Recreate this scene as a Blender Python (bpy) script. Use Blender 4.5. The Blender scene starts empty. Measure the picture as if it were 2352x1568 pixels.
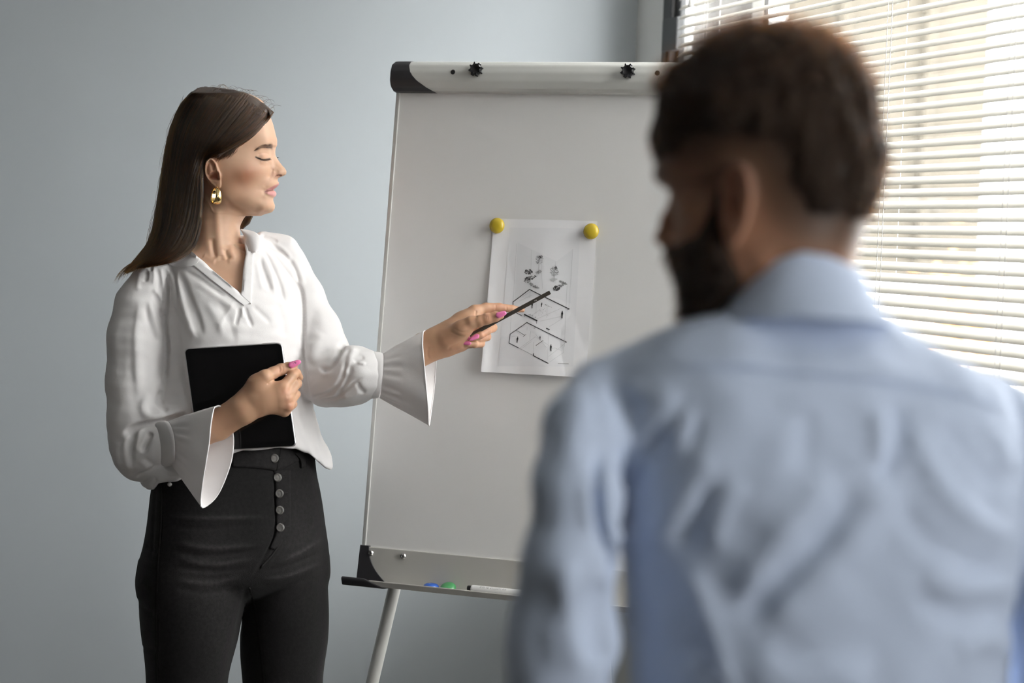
import bpy, bmesh, math, random
import numpy as np
from mathutils import Vector, Matrix

random.seed(7)
RNG = np.random.default_rng(11)
scn = bpy.context.scene
col = scn.collection
PI = math.pi

# ------------------------------------------------------------------ camera
FP = 4574.0                                   # focal length in pixels of the 2352 px frame (70 mm lens)
YAW, PITCH, ROLL = math.radians(17.6), math.atan(246 / FP), math.radians(2.0)
CAM = np.array([0.0, 0.0, 1.42])
_f = np.array([math.sin(YAW) * math.cos(PITCH), math.cos(YAW) * math.cos(PITCH), -math.sin(PITCH)])
_r = np.array([math.cos(YAW), -math.sin(YAW), 0.0])
_u = np.cross(_r, _f)
RV = math.cos(ROLL) * _r + math.sin(ROLL) * _u
UV = -math.sin(ROLL) * _r + math.cos(ROLL) * _u
FV = _f
cam_data = bpy.data.cameras.new('camera')
cam_data.lens = 70.0
cam_data.sensor_width = 36.0
cam_data.lens = FP * 36.0 / 2352.0
cam_data.clip_start = 0.05
cam_data.clip_end = 200
cam_data.dof.use_dof = True
cam_data.dof.focus_distance = 3.70
cam_data.dof.aperture_fstop = 3.3
cam = bpy.data.objects.new('camera', cam_data)
col.objects.link(cam)
cam.matrix_world = Matrix(((RV[0], UV[0], -FV[0], CAM[0]), (RV[1], UV[1], -FV[1], CAM[1]), (RV[2], UV[2], -FV[2], CAM[2]), (0, 0, 0, 1)))
scn.camera = cam

# ------------------------------------------------------------------ world and exposure
wd = bpy.data.worlds.new('overcast_sky')
scn.world = wd
wd.use_nodes = True
_bg = wd.node_tree.nodes['Background']
_bg.inputs[0].default_value = (1.0, 0.985, 0.965, 1)
_bg.inputs[1].default_value = 3.2
scn.view_settings.view_transform = 'Standard'
scn.view_settings.look = 'None'
scn.view_settings.gamma = 1.0
scn.view_settings.use_curve_mapping = False
scn.view_settings.exposure = 2.12
scn.cycles.max_bounces = 10
scn.cycles.diffuse_bounces = 6
scn.cycles.transparent_max_bounces = 16
scn.cycles.use_denoising = True
scn.cycles.sample_clamp_indirect = 8.0

def portal(name, loc, sx, sy):
    """light portal in a window opening of the right wall (guides sky sampling, gives no light of its own)"""
    l = bpy.data.lights.new(name, 'AREA')
    l.shape = 'RECTANGLE'; l.size = sx; l.size_y = sy
    l.cycles.is_portal = True
    o = bpy.data.objects.new(name, l); col.objects.link(o)
    o.location = loc
    o.rotation_euler = (0, math.radians(90), 0)   # -Z faces -X: into the room
    return o

# ------------------------------------------------------------------ pixel helpers (rays of the photograph's frame)
def W(x, y, z):
    """world point seen at pixel x, y at camera depth z"""
    return CAM + z * (FV + RV * ((x - 1176) / FP) + UV * ((784 - y) / FP))
def C3(x, y, z):
    """camera-space point (right, up, depth) of pixel x, y at depth z"""
    return np.array([(x - 1176) / FP * z, (784 - y) / FP * z, z], dtype=np.float64)
def cam2world(P):
    P = np.asarray(P, dtype=np.float64)
    return CAM + P[:, 0:1] * RV + P[:, 1:2] * UV + P[:, 2:3] * FV
def cam2px(P):
    return np.stack([1176 + FP * P[:, 0] / P[:, 2], 784 - FP * P[:, 1] / P[:, 2]], 1)

# ------------------------------------------------------------------ object helpers
def tag(o, label=None, cat=None, group=None, kind=None):
    if label: o['label'] = label
    if cat: o['category'] = cat
    if group: o['group'] = group
    if kind: o['kind'] = kind
    return o
def empty(name, loc):
    o = bpy.data.objects.new(name, None); col.objects.link(o)
    o.location = Vector([float(v) for v in loc]); o.empty_display_size = 0.05
    return o
def origin_of(parent):
    L = np.zeros(3); p = parent
    while p is not None:
        L = L + np.array(p.location); p = p.parent
    return L
def mesh_obj(name, V, F, mat=None, parent=None, smooth=True, loc=None, colors=None):
    """one mesh object; V world coordinates, F an (n,3|4) array or a list of faces"""
    V = np.asarray(V, dtype=np.float64)
    po = origin_of(parent)
    if loc is None:
        loc = po.copy() if parent is not None else 0.5 * (V.min(0) + V.max(0))
    loc = np.asarray(loc, dtype=np.float64)
    me = bpy.data.meshes.new(name)
    L = V - loc
    if isinstance(F, np.ndarray):
        n, k = F.shape
        me.vertices.add(len(L)); me.vertices.foreach_set('co', L.astype(np.float32).ravel())
        me.loops.add(n * k); me.loops.foreach_set('vertex_index', F.astype(np.int32).ravel())
        me.polygons.add(n); me.polygons.foreach_set('loop_start', np.arange(0, n * k, k, dtype=np.int32))
        me.update(calc_edges=True)
    else:
        me.from_pydata([tuple(v) for v in L], [], [tuple(int(i) for i in f) for f in F]); me.update()
    me.validate()
    if smooth and len(me.polygons):
        me.polygons.foreach_set('use_smooth', np.ones(len(me.polygons), dtype=bool))
    if colors is not None:
        ca = me.color_attributes.new('Col', 'FLOAT_COLOR', 'POINT')
        c4 = np.ones((len(L), 4), dtype=np.float32); c4[:, :3] = colors
        ca.data.foreach_set('color', c4.ravel())
    o = bpy.data.objects.new(name, me); col.objects.link(o)
    o.location = Vector([float(v) for v in (loc - po)])
    if parent is not None: o.parent = parent
    if mat: me.materials.append(mat)
    return o
def join_parts(parts):
    """[(V,F)] -> one V, list F"""
    VV, FF, b = [], [], 0
    for V, F in parts:
        V = np.asarray(V, dtype=np.float64); VV.append(V)
        FF += [tuple(int(i) + b for i in f) for f in F]; b += len(V)
    return np.concatenate(VV), FF
def fix_normals(o):
    bm = bmesh.new(); bm.from_mesh(o.data)
    bmesh.ops.recalc_face_normals(bm, faces=bm.faces[:]); bm.to_mesh(o.data); bm.free()
    return o
def bevel(o, w, seg=2, angle=40):
    m = o.modifiers.new('bevel', 'BEVEL'); m.width = w; m.segments = seg; m.limit_method = 'ANGLE'; m.angle_limit = math.radians(angle)
    return o
def auto_smooth(o, angle=40):
    o.data.polygons.foreach_set('use_smooth', np.ones(len(o.data.polygons), dtype=bool))
    try: o.data.set_sharp_from_angle(angle=math.radians(angle))
    except Exception: pass
    return o
def box_vf(lo, hi, M=None):
    lo, hi = np.array(lo, float), np.array(hi, float)
    V = np.array([[(lo, hi)[i][0], (lo, hi)[j][1], (lo, hi)[k][2]] for i in (0, 1) for j in (0, 1) for k in (0, 1)])
    F = [(0, 1, 3, 2), (4, 6, 7, 5), (0, 4, 5, 1), (2, 3, 7, 6), (0, 2, 6, 4), (1, 5, 7, 3)]
    if M is not None: V = M(V)
    return V, F
def tube_vf(pts, radii, seg=12, cap=True, up=(0, 0, 1)):
    pts = np.asarray(pts, float); n = len(pts)
    if np.isscalar(radii): radii = [radii] * n
    V, F = [], []
    up = np.array(up, float)
    for i in range(n):
        t = pts[min(i + 1, n - 1)] - pts[max(i - 1, 0)]; t = t / (np.linalg.norm(t) + 1e-12)
        a = np.cross(t, up)
        if np.linalg.norm(a) < 1e-3: a = np.cross(t, np.array([1.0, 0.2, 0]))
        a /= np.linalg.norm(a); b = np.cross(a, t)
        for k in range(seg):
            w = 2 * PI * k / seg
            V.append(pts[i] + radii[i] * (math.cos(w) * a + math.sin(w) * b))
    for i in range(n - 1):
        for k in range(seg):
            F.append((i * seg + k, i * seg + (k + 1) % seg, (i + 1) * seg + (k + 1) % seg, (i + 1) * seg + k))
    if cap:
        F.append(tuple(range(seg))[::-1]); F.append(tuple((n - 1) * seg + k for k in range(seg)))
    return np.array(V), F
def lathe_vf(profile, c, axis, seg=24):
    """profile [(r, h)] around axis from centre c"""
    axis = np.array(axis, float); axis /= np.linalg.norm(axis)
    a = np.cross(axis, np.array([0, 0, 1.0]))
    if np.linalg.norm(a) < 1e-3: a = np.array([1.0, 0, 0])
    a /= np.linalg.norm(a); b = np.cross(axis, a)
    V, F = [], []
    for r, h in profile:
        for k in range(seg):
            w = 2 * PI * k / seg
            V.append(np.array(c) + h * axis + r * (math.cos(w) * a + math.sin(w) * b))
    n = len(profile)
    for i in range(n - 1):
        for k in range(seg):
            F.append((i * seg + k, i * seg + (k + 1) % seg, (i + 1) * seg + (k + 1) % seg, (i + 1) * seg + k))
    F.append(tuple(range(seg))[::-1]); F.append(tuple((n - 1) * seg + k for k in range(seg)))
    return np.array(V), F

# ------------------------------------------------------------------ materials
def mat(name, color, rough=0.5, metal=0.0, spec=0.5, bump=None, vary=None, vcol=False, sss=0.0, sheen=0.0, coat=0.0, translucent=0.0, crumple=None):
    m = bpy.data.materials.new(name); m.use_nodes = True
    nt = m.node_tree; N = nt.nodes; L = nt.links
    b = N['Principled BSDF']
    b.inputs['Base Color'].default_value = (*color, 1)
    b.inputs['Roughness'].default_value = rough
    b.inputs['Metallic'].default_value = metal
    b.inputs['Specular IOR Level'].default_value = spec
    if sheen: b.inputs['Sheen Weight'].default_value = sheen
    if coat: b.inputs['Coat Weight'].default_value = coat; b.inputs['Coat Roughness'].default_value = 0.1
    tc = N.new('ShaderNodeTexCoord')
    src = None
    if vcol:
        a = N.new('ShaderNodeVertexColor'); a.layer_name = 'Col'; src = a.outputs['Color']
    if vary:                                   # (scale, amount[, stretch])
        mp = N.new('ShaderNodeMapping'); L.new(tc.outputs['Object'], mp.inputs[0])
        mp.inputs['Scale'].default_value = vary[2] if len(vary) > 2 else (1, 1, 1)
        nz = N.new('ShaderNodeTexNoise'); nz.inputs['Scale'].default_value = vary[0]; nz.inputs['Detail'].default_value = 5
        L.new(mp.outputs[0], nz.inputs[0])
        mr = N.new('ShaderNodeMapRange'); mr.inputs[1].default_value = 0.3; mr.inputs[2].default_value = 0.7
        mr.inputs[3].default_value = 1 - vary[1]; mr.inputs[4].default_value = 1 + vary[1]
        L.new(nz.outputs[0], mr.inputs[0])
        mx = N.new('ShaderNodeVectorMath'); mx.operation = 'SCALE'
        if src: L.new(src, mx.inputs[0])
        else: mx.inputs[0].default_value = color
        L.new(mr.outputs[0], mx.inputs['Scale']); src = mx.outputs[0]
    if src: L.new(src, b.inputs['Base Color'])
    if sss:
        b.inputs['Subsurface Weight'].default_value = sss
        b.inputs['Subsurface Radius'].default_value = (1.0, 0.35, 0.18)
        b.inputs['Subsurface Scale'].default_value = 0.006
    if bump:                                   # (scale, strength, distance[, stretch])
        mp = N.new('ShaderNodeMapping'); L.new(tc.outputs['Object'], mp.inputs[0])
        mp.inputs['Scale'].default_value = bump[3] if len(bump) > 3 else (1, 1, 1)
        nz = N.new('ShaderNodeTexNoise'); nz.inputs['Scale'].default_value = bump[0]; nz.inputs['Detail'].default_value = 6
        L.new(mp.outputs[0], nz.inputs[0])
        bp = N.new('ShaderNodeBump'); bp.inputs['Strength'].default_value = bump[1]; bp.inputs['Distance'].default_value = bump[2]
        L.new(nz.outputs[0], bp.inputs['Height']); L.new(bp.outputs[0], b.inputs['Normal'])
        if crumple:                            # (scale, strength, distance): soft creases of worn cloth
            n2 = N.new('ShaderNodeTexNoise'); n2.inputs['Scale'].default_value = crumple[0]; n2.inputs['Detail'].default_value = 1.5; n2.inputs['Distortion'].default_value = 0.2
            L.new(tc.outputs['Object'], n2.inputs[0])
            b2 = N.new('ShaderNodeBump'); b2.inputs['Strength'].default_value = crumple[1]; b2.inputs['Distance'].default_value = crumple[2]
            L.new(n2.outputs[0], b2.inputs['Height']); L.new(b2.outputs[0], bp.inputs['Normal'])
    if translucent:
        tr = N.new('ShaderNodeBsdfTranslucent'); tr.inputs[0].default_value = (*color, 1)
        if src: L.new(src, tr.inputs[0])
        ms = N.new('ShaderNodeMixShader'); ms.inputs[0].default_value = translucent
        L.new(b.outputs[0], ms.inputs[1]); L.new(tr.outputs[0], ms.inputs[2])
        L.new(ms.outputs[0], N['Material Output'].inputs['Surface'])
    return m
def glass_mat(name, tint=(1, 1, 1), refl=0.06):
    m = bpy.data.materials.new(name); m.use_nodes = True
    nt = m.node_tree; N = nt.nodes; L = nt.links
    for n in list(N):
        if n.type != 'OUTPUT_MATERIAL': N.remove(n)
    t = N.new('ShaderNodeBsdfTransparent'); t.inputs[0].default_value = (*tint, 1)
    g = N.new('ShaderNodeBsdfGlossy'); g.inputs['Roughness'].default_value = 0.02
    mx = N.new('ShaderNodeMixShader'); mx.inputs[0].default_value = refl
    L.new(t.outputs[0], mx.inputs[1]); L.new(g.outputs[0], mx.inputs[2])
    L.new(mx.outputs[0], [n for n in N if n.type == 'OUTPUT_MATERIAL'][0].inputs['Surface'])
    return m

M = {}
M['wall'] = mat('wall_paint_blue_grey', (0.325, 0.352, 0.372), 0.75, bump=(420, 0.12, 0.001), vary=(1.3, 0.03), spec=0.3)
M['left_wall'] = mat('dark_taupe_paint', (0.05, 0.049, 0.047), 0.8, bump=(200, .1, .001))
M['white_wall'] = mat('white_plaster', (0.66, 0.66, 0.65), 0.8, bump=(200, 0.1, 0.001))
M['ceiling'] = mat('ceiling_white', (0.66, 0.66, 0.65), 0.9, bump=(150, 0.1, 0.001))
M['floor'] = mat('floor_laminate', (0.10, 0.088, 0.076), 0.5, vary=(9, 0.15, (1, 0.08, 1)))
M['pvc'] = mat('white_window_frame', (0.86, 0.87, 0.87), 0.35)
M['frame_dark'] = mat('dark_grey_frame', (0.045, 0.047, 0.05), 0.55, vary=(12, 0.08))
M['gasket'] = mat('black_gasket', (0.02, 0.02, 0.022), 0.6)
M['glass'] = glass_mat('window_glass', (0.98, 0.99, 0.99), 0.05)
M['slat'] = mat('cream_slat_lacquer', (0.56, 0.545, 0.505), 0.38, translucent=0.15)
M['cord'] = mat('white_cord', (0.80, 0.79, 0.78), 0.8)
M['facade'] = mat('beige_render', (0.066, 0.057, 0.043), 0.9, vary=(0.9, 0.10, (2.5, 1, 0.4)))
M['backdrop_grey'] = mat('grey_brown_backdrop', (0.045, 0.0425, 0.040), 0.9, vary=(1.0, 0.1))
M['snow'] = mat('white_roof_membrane', (0.88, 0.88, 0.87), 0.9)
M['leaf_orange'] = mat('orange_leaf', (0.72, 0.36, 0.12), 0.7, translucent=0.3)
M['bark'] = mat('bark', (0.16, 0.11, 0.08), 0.9)
M['far_glass'] = mat('dark_far_window', (0.054, 0.047, 0.036), 0.5)

# ------------------------------------------------------------------ room shell
X0, X1, Y0, Y1, ZC = -2.1, 1.80, -4.5, 4.726, 2.75
def struct(name, parts, m, bev=0.0):
    V, F = join_parts(parts)
    o = mesh_obj(name, V, F, m, smooth=False); tag(o, kind='structure')
    fix_normals(o)
    if bev: bevel(o, bev)
    return o
struct('floor', [box_vf((X0 - .2, Y0 - .2, -0.1), (X1 + .25, Y1 + .2, 0))], M['floor'])
struct('ceiling', [box_vf((X0 - .2, Y0 - .2, ZC), (X1 + .25, Y1 + .2, ZC + .1))], M['ceiling'])
struct('wall_back', [box_vf((X0 - .2, Y1, 0), (X1 + .13, Y1 + .2, ZC))], M['wall'])
struct('wall_left', [box_vf((X0 - .2, Y0, 0), (X0, Y1, ZC))], M['left_wall'])
struct('wall_front', [box_vf((X0 - .2, Y0 - .2, 0), (X1 + .25, Y0, ZC))], M['left_wall'])
WY0, WY1, WZ0, WZ1 = 1.65, 4.542, 0.86, 2.62          # the window band of the right wall
VY0, VY1 = -1.1, 0.15                                  # second window further back along the same wall
struct('wall_right', [box_vf((X1, Y0, 0), (X1 + .25, WY1, WZ0)), box_vf((X1, Y0, WZ1), (X1 + .25, WY1, ZC)), box_vf((X1, WY1, 0), (X1 + .05, Y1, ZC)),
                      box_vf((X1, Y0, WZ0), (X1 + .25, VY0, WZ1)), box_vf((X1, VY1, WZ0), (X1 + .25, WY0, WZ1))], M['white_wall'])
struct('baseboard_back', [box_vf((X0, Y1 - .014, 0), (X1, Y1, .08))], M['pvc'], 0.003)
struct('baseboard_left', [box_vf((X0, Y0, 0), (X0 + .014, Y1 - .014, .08))], M['pvc'], 0.003)
sill = struct('trim_1', [box_vf((X1 - .09, WY0 - .03, WZ0 - .03), (X1 + .06, WY1 + .02, WZ0 + .001))], M['pvc'], 0.006)
sill['label'] = 'white window sill board'

# window: dark post by the corner, white frame, mullions, panes
win = empty('window_1', (1.90, (WY0 + WY1) / 2, WZ0)); tag(win, 'wide window with white frame and dark grey corner post behind blinds', kind='structure')
def wpart(name, boxes, m, bev=0.004):
    V, F = join_parts(boxes); o = mesh_obj(name, V, F, m, win, smooth=False); fix_normals(o)
    if bev: bevel(o, bev)
    return o
post = wpart('corner_post', [box_vf((1.795, 4.43, WZ0), (1.812, WY1, WZ1))], M['frame_dark'])
post['label'] = 'dark grey post'
h = mesh_obj('hinge_box', *box_vf((1.775, 4.400, 1.868), (1.797, 4.493, 1.947)), M['frame_dark'], post, smooth=False); bevel(h, 0.004)
V, F = join_parts([box_vf((1.779, 4.445 + i * .022, 1.55), (1.796, 4.453 + i * .022, 1.868)) for i in (0, 1)])
mesh_obj('hinge_rod', V, F, M['gasket'], post, smooth=False)
mesh_obj('gasket_strip', *box_vf((1.784, 4.455, 1.947), (1.797, 4.462, WZ1)), M['gasket'], post, smooth=False)
wpart('outer_frame', [box_vf((1.86, WY0, WZ0), (1.95, WY1, WZ0 + .07)), box_vf((1.86, WY0, WZ1 - .07), (1.95, WY1, WZ1)),
                      box_vf((1.872, WY1 + .018, WZ0 + .07), (1.886, WY1 + .10, WZ1 - .07)), box_vf((1.86, WY0, WZ0 + .07), (1.95, WY0 + .07, WZ1 - .07))], M['pvc'])
muls = [4.208, 2.15]
for my in muls:
    b = wpart('mullion', [box_vf((1.895, my - .033, WZ0 + .07), (1.909, my + .033, WZ1 - .07))], M['pvc'])
    mesh_obj('gasket_strip', *box_vf((1.897, my - .0365, WZ0 + .07), (1.907, my - .0332, WZ1 - .07)), M['gasket'], b, smooth=False)
edges = [WY1 + .06] + [m for m in muls] + [WY0 + .07]
for i in range(len(edges) - 1):
    a, b = edges[i] - (0 if i == 0 else .030), edges[i + 1] + (.030 if i < len(edges) - 2 else 0)
    wpart('pane', [box_vf((1.900, b, WZ0 + .07), (1.906, a, WZ1 - .07))], M['glass'], 0)
w2 = empty('window_2', (1.90, (VY0 + VY1) / 2, WZ0)); tag(w2, 'white framed window further along the right wall', kind='structure')
V, F = join_parts([box_vf((1.86, VY0, WZ0), (1.95, VY1, WZ0 + .06)), box_vf((1.86, VY0, WZ1 - .06), (1.95, VY1, WZ1)), box_vf((1.86, VY0, WZ0 + .06), (1.95, VY0 + .06, WZ1 - .06)), box_vf((1.86, VY1 - .06, WZ0 + .06), (1.95, VY1, WZ1 - .06))])
mesh_obj('outer_frame', V, F, M['pvc'], w2, smooth=False)
mesh_obj('pane', *box_vf((1.900, VY0 + .06, WZ0 + .06), (1.906, VY1 - .06, WZ1 - .06)), M['glass'], w2, smooth=False)
portal('window_portal', (1.97, (VY0 + VY1) / 2, (WZ0 + WZ1) / 2), WZ1 - WZ0, VY1 - VY0)
portal('window_portal', (1.97, (WY0 + WY1) / 2, (WZ0 + WZ1) / 2), WZ1 - WZ0, WY1 - WY0)

# ------------------------------------------------------------------ venetian blind
BX, BY0, BY1 = 1.722, 2.25, 4.232
blind = empty('venetian_blind', (BX, (BY0 + BY1) / 2, 0.90))
tag(blind, 'cream horizontal venetian blind with white cords hanging in front of the window', 'blind')
mesh_obj('headrail', *box_vf((BX - .014, BY0, 2.53), (BX + .014, BY1, 2.56)), M['slat'], blind, smooth=False)
br = mesh_obj('bottom_rail', *box_vf((BX - .012, BY0, 0.885), (BX + .012, BY1, 0.897)), M['slat'], blind, smooth=False); bevel(br, .004)
TILT, SW = math.radians(35), 0.0262
prof = []
for k in range(6):
    s = -1 + 2 * k / 5
    prof.append((s * SW / 2, 0.0022 * (1 - s * s)))
prof = prof + [(x, z - .0003) for x, z in prof[::-1]]
ct, st = math.cos(TILT), math.sin(TILT)
pr = [(ct * x - st * z, st * x + ct * z) for x, z in prof]      # room edge (-x) is the lower one
n = len(pr)
SV = np.array([(x, BY0 - (BY0 + BY1) / 2, z) for x, z in pr] + [(x, BY1 - (BY0 + BY1) / 2, z) for x, z in pr])
SF = [tuple(range(n)), tuple(range(2 * n - 1, n - 1, -1))] + [(k, n + k, n + (k + 1) % n, (k + 1) % n) for k in range(n)]
PITCHZ = 0.0215
slat0 = mesh_obj('slat', SV + np.array([BX, (BY0 + BY1) / 2, 0.915]), SF, M['slat'], blind, loc=(BX, (BY0 + BY1) / 2, 0.915))
fix_normals(slat0); auto_smooth(slat0, 50)
nsl = int((2.52 - 0.915) / PITCHZ)
for i in range(1, nsl):
    s = slat0.copy(); col.objects.link(s); s.location.z += i * PITCHZ
    s.rotation_euler.x = random.gauss(0, .0006); s.location.z += random.gauss(0, .0004)
def vcord(y, dx, r=.0007, z0=.89, z1=2.53, name='ladder_cord'):
    return mesh_obj(name, *tube_vf([(BX + dx, y, z0), (BX + dx, y, z1)], r, 6), M['cord'], blind)
for y in (3.215, 2.800, 4.06):
    vcord(y, -.0125); vcord(y - .012, .0122); vcord(y + .015, -.0128, .0006, name='lift_cord')
    V, F = join_parts([tube_vf([(BX - .0125, y, .905 + i * PITCHZ), (BX + .0122, y - .012, .917 + i * PITCHZ)], .0004, 4) for i in range(nsl)])
    tag(mesh_obj('ladder_rung', V, F, M['cord'], blind), kind='stuff')
mesh_obj('pull_cord', *tube_vf([(BX - .022, 4.135, 1.965), (BX - .018, 4.135, 2.53)], .0008, 6), M['cord'], blind)
V, F = lathe_vf([(.0015, .030), (.003, .028), (.0052, .010), (.0065, 0.0), (.0055, -.002)], (BX - .022, 4.135, 1.94), (0, 0, 1), 12)
mesh_obj('cord_tassel', V, F, M['cord'], blind)

# ------------------------------------------------------------------ outside
V, F = join_parts([box_vf((7.08, 15.0, -6), (8.91, 15.16, 12))])
fac = mesh_obj('apartment_building', V, F, M['facade'], smooth=False)
tag(fac, 'sunlit beige rendered house seen through the blind slats', 'building')
for i, zz in enumerate((-1.2, 1.75, 4.7, 7.6)):
    f2 = mesh_obj('ledge', *box_vf((7.10, 14.9, zz), (8.5, 15.0, zz + .12)), M['far_glass'], fac, smooth=False)
for i, xx in enumerate((7.52, 8.30)):
    mesh_obj('downpipe', *tube_vf([(xx, 14.93, -5), (xx, 14.93, 11)], .05, 8), M['facade'], fac)
V, F = join_parts([box_vf((2.6, 17.0, -6), (7.64, 17.2, 9))])  # slab added outside in place of the open sash and its glass reflection
fg = mesh_obj('sash_backdrop', V, F, M['backdrop_grey'], smooth=False)
tag(fg, 'grey brown slab standing in for the sash reflection in the narrow pane at the window corner', 'building')
struct('ground', [box_vf((2.3, -30, -6.2), (60, 60, -6))], M['snow'])
par = mesh_obj('roof_parapet', *box_vf((4.2, 12.0, -6), (12.5, 12.5, 1.20)), M['snow'], smooth=False)
tag(par, 'white flat roof parapet outside below the beige house', 'parapet')
tree = empty('autumn_shrub', (6.69, 11.5, -6)); tag(tree, 'orange leaved autumn shrub outside in front of the white parapet', 'shrub')
mesh_obj('trunk', *tube_vf([(6.69, 11.5, -6), (6.92, 11.5, -2), (6.88, 11.52, .3), (6.69, 11.5, 1.0)], [.09, .07, .04, .01], 8), M['bark'], tree)
lv = []
for i in range(420):
    t = random.random()
    c = np.array((6.69 + random.gauss(0, .13), 11.5 + random.gauss(0, .15), .92 + random.gauss(0, .20)))
    a = RNG.normal(size=3); a /= np.linalg.norm(a); b = np.cross(a, RNG.normal(size=3)); b /= np.linalg.norm(b)
    s = random.uniform(.03, .06)
    lv.append((np.array([c - a * s, c + b * s * .5, c + a * s, c - b * s * .5]), [(0, 1, 2, 3)]))
V, F = join_parts(lv)
tag(mesh_obj('leaves', V, F, M['leaf_orange'], tree, smooth=False), kind='stuff')

# ------------------------------------------------------------------ flip chart easel
BC = np.array([1.1969, 3.6047, 1.302]); BYAW, BLEAN = math.radians(-37.96), math.radians(6.26)
BEX = np.array([math.cos(BYAW), math.sin(BYAW), 0.0]); _n0 = np.array([-math.sin(BYAW), math.cos(BYAW), 0.0])
BEZ = np.array([0, 0, 1.0]) * math.cos(BLEAN) + _n0 * math.sin(BLEAN)
BN = np.cross(BEX, BEZ)                                    # towards the room
def B(u, v, w=0.0): return BC + u * BEX + v * BEZ + w * BN
def BM(V): V = np.asarray(V, float); return BC + V[:, 0:1] * BEX + V[:, 1:2] * BEZ + V[:, 2:3] * BN
def onb(px, py, w=0.0):
    d = FV + RV * ((px - 1176) / FP) + UV * ((784 - py) / FP)
    c = BC + BN * w
    t = ((c - CAM) @ BN) / (d @ BN)
    P = CAM + t * d - c
    return P @ BEX, P @ BEZ
M['board'] = mat('whiteboard_enamel', (0.83, 0.82, 0.815), 0.28, vary=(3, 0.015), coat=0.25)
M['alu'] = mat('satin_aluminium', (0.63, 0.63, 0.61), 0.42, metal=0.35, bump=(60, .05, .0005, (1, 40, 40)))
M['rail'] = mat('light_grey_lacquer', (0.70, 0.70, 0.675), 0.38, metal=0.1)
M['lower_rail'] = mat('grey_beige_lacquer', (0.56, 0.545, 0.515), 0.4, metal=0.15)
M['dark_plastic'] = mat('dark_grey_plastic', (0.035, 0.034, 0.038), 0.42, bump=(300, .1, .0005))
M['black_plastic'] = mat('black_plastic', (0.012, 0.012, 0.014), 0.35)
M['chrome'] = mat('chrome', (0.75, 0.74, 0.72), 0.18, metal=1.0)
M['leg'] = mat('leg_lacquer', (0.66, 0.655, 0.63), 0.35, metal=0.25)
HL, HR = -0.331, 0.338
floor_b = B(0, -1.31); easel = empty('flipchart_easel', (floor_b[0], floor_b[1], 0.0))
tag(easel, 'white flip chart easel board on tubular legs with dark plastic corners', 'easel')
bp = mesh_obj('board_panel', *box_vf((HL + .006, -.505, -.016), (HR - .006, .40, 0), BM), M['board'], easel, smooth=False); fix_normals(bp)
for u0, u1 in ((HL, HL + .008), (HR - .008, HR)):
    o = mesh_obj('side_frame', *box_vf((u0, -.505, -.020), (u1, .40, .003), BM), M['alu'], easel, smooth=False); fix_normals(o); bevel(o, .0015)
# top clamp rail: rounded profile swept along u, its ends cut by the curved end caps
tp = [(.391, .004), (.392, .014), (.398, .022), (.412, .0275), (.428, .028), (.442, .023), (.450, .013), (.453, .002), (.453, -.018), (.391, -.018)]
def capu(v):
    t = np.clip((.453 - v) / .062, 0, 1)
    return .032 + .055 * t ** 2.6
def rail_mesh(prof, ua, ub, grow=0.0):
    """ua, ub functions of v"""
    V, F = [], []; n = len(prof)
    cv = np.mean([p[0] for p in prof]); 
    for f in (ua, ub):
        for v, w in prof:
            V.append((f(v), cv + (v - cv) * (1 + grow * 12), w + (grow if w > 0 else 0)))
    F = [(k, (k + 1) % n, n + (k + 1) % n, n + k) for k in range(n)] + [tuple(range(n))[::-1], tuple(range(n, 2 * n))]
    return BM(np.array(V)), F
def dense(prof, k=4):
    out = []
    for i in range(len(prof)):
        a, b = np.array(prof[i]), np.array(prof[(i + 1) % len(prof)])
        for t in range(k): out.append(tuple(a + (b - a) * t / k))
    return out
tpd = dense(tp)
o = mesh_obj('clamp_rail', *rail_mesh(tpd, lambda v: HL + capu(v) - .002, lambda v: HR - capu(v) + .002), M['rail'], easel); fix_normals(o); auto_smooth(o, 50)
for s in (-1, 1):
    if s < 0: a, b = (lambda v: HL - .004 + .010 * max(0, abs(v - .422) / .031 - .62)), (lambda v: HL + capu(v))
    else: a, b = (lambda v: HR - capu(v)), (lambda v: HR + .004 - .010 * max(0, abs(v - .422) / .031 - .62))
    o = mesh_obj('end_cap', *rail_mesh(tpd, a, b, .0009), M['dark_plastic'], easel); fix_normals(o); auto_smooth(o, 50)
def star_knob(u, v, rot):
    w0 = .0285
    V, F = lathe_vf([(.0095, 0), (.0105, .003), (.0105, .012), (.0098, .0135), (.0085, .0128), (.0055, .0105), (.0001, .010)], B(u, v, w0 - .002), BN, 24)
    parts = [(V, F)]
    for k in range(8):
        a = rot + k * PI / 4
        p0 = B(u + .0098 * math.cos(a), v + .0098 * math.sin(a), w0); p1 = p0 + BN * .0115
        parts.append(tube_vf([p0, p1], [.0024, .0022], 8))
        p0 = B(u + .0125 * math.cos(a), v + .0125 * math.sin(a), w0 + .001); p1 = p0 + BN * .009
        parts.append(tube_vf([p0, p1], [.0018, .0016], 8))
    V, F = join_parts(parts)
    k = mesh_obj('clamp_knob', V, F, M['black_plastic'], easel); auto_smooth(k, 40); return k
star_knob(-.153, .432, .2); star_knob(.1535, .430, .35)
for u in (-.203, .2095):
    mesh_obj('peg_hole', *lathe_vf([(.0048, 0), (.0048, .0009), (.003, .0012)], B(u, .4275, .0274), BN, 16), M['black_plastic'], easel)
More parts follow.
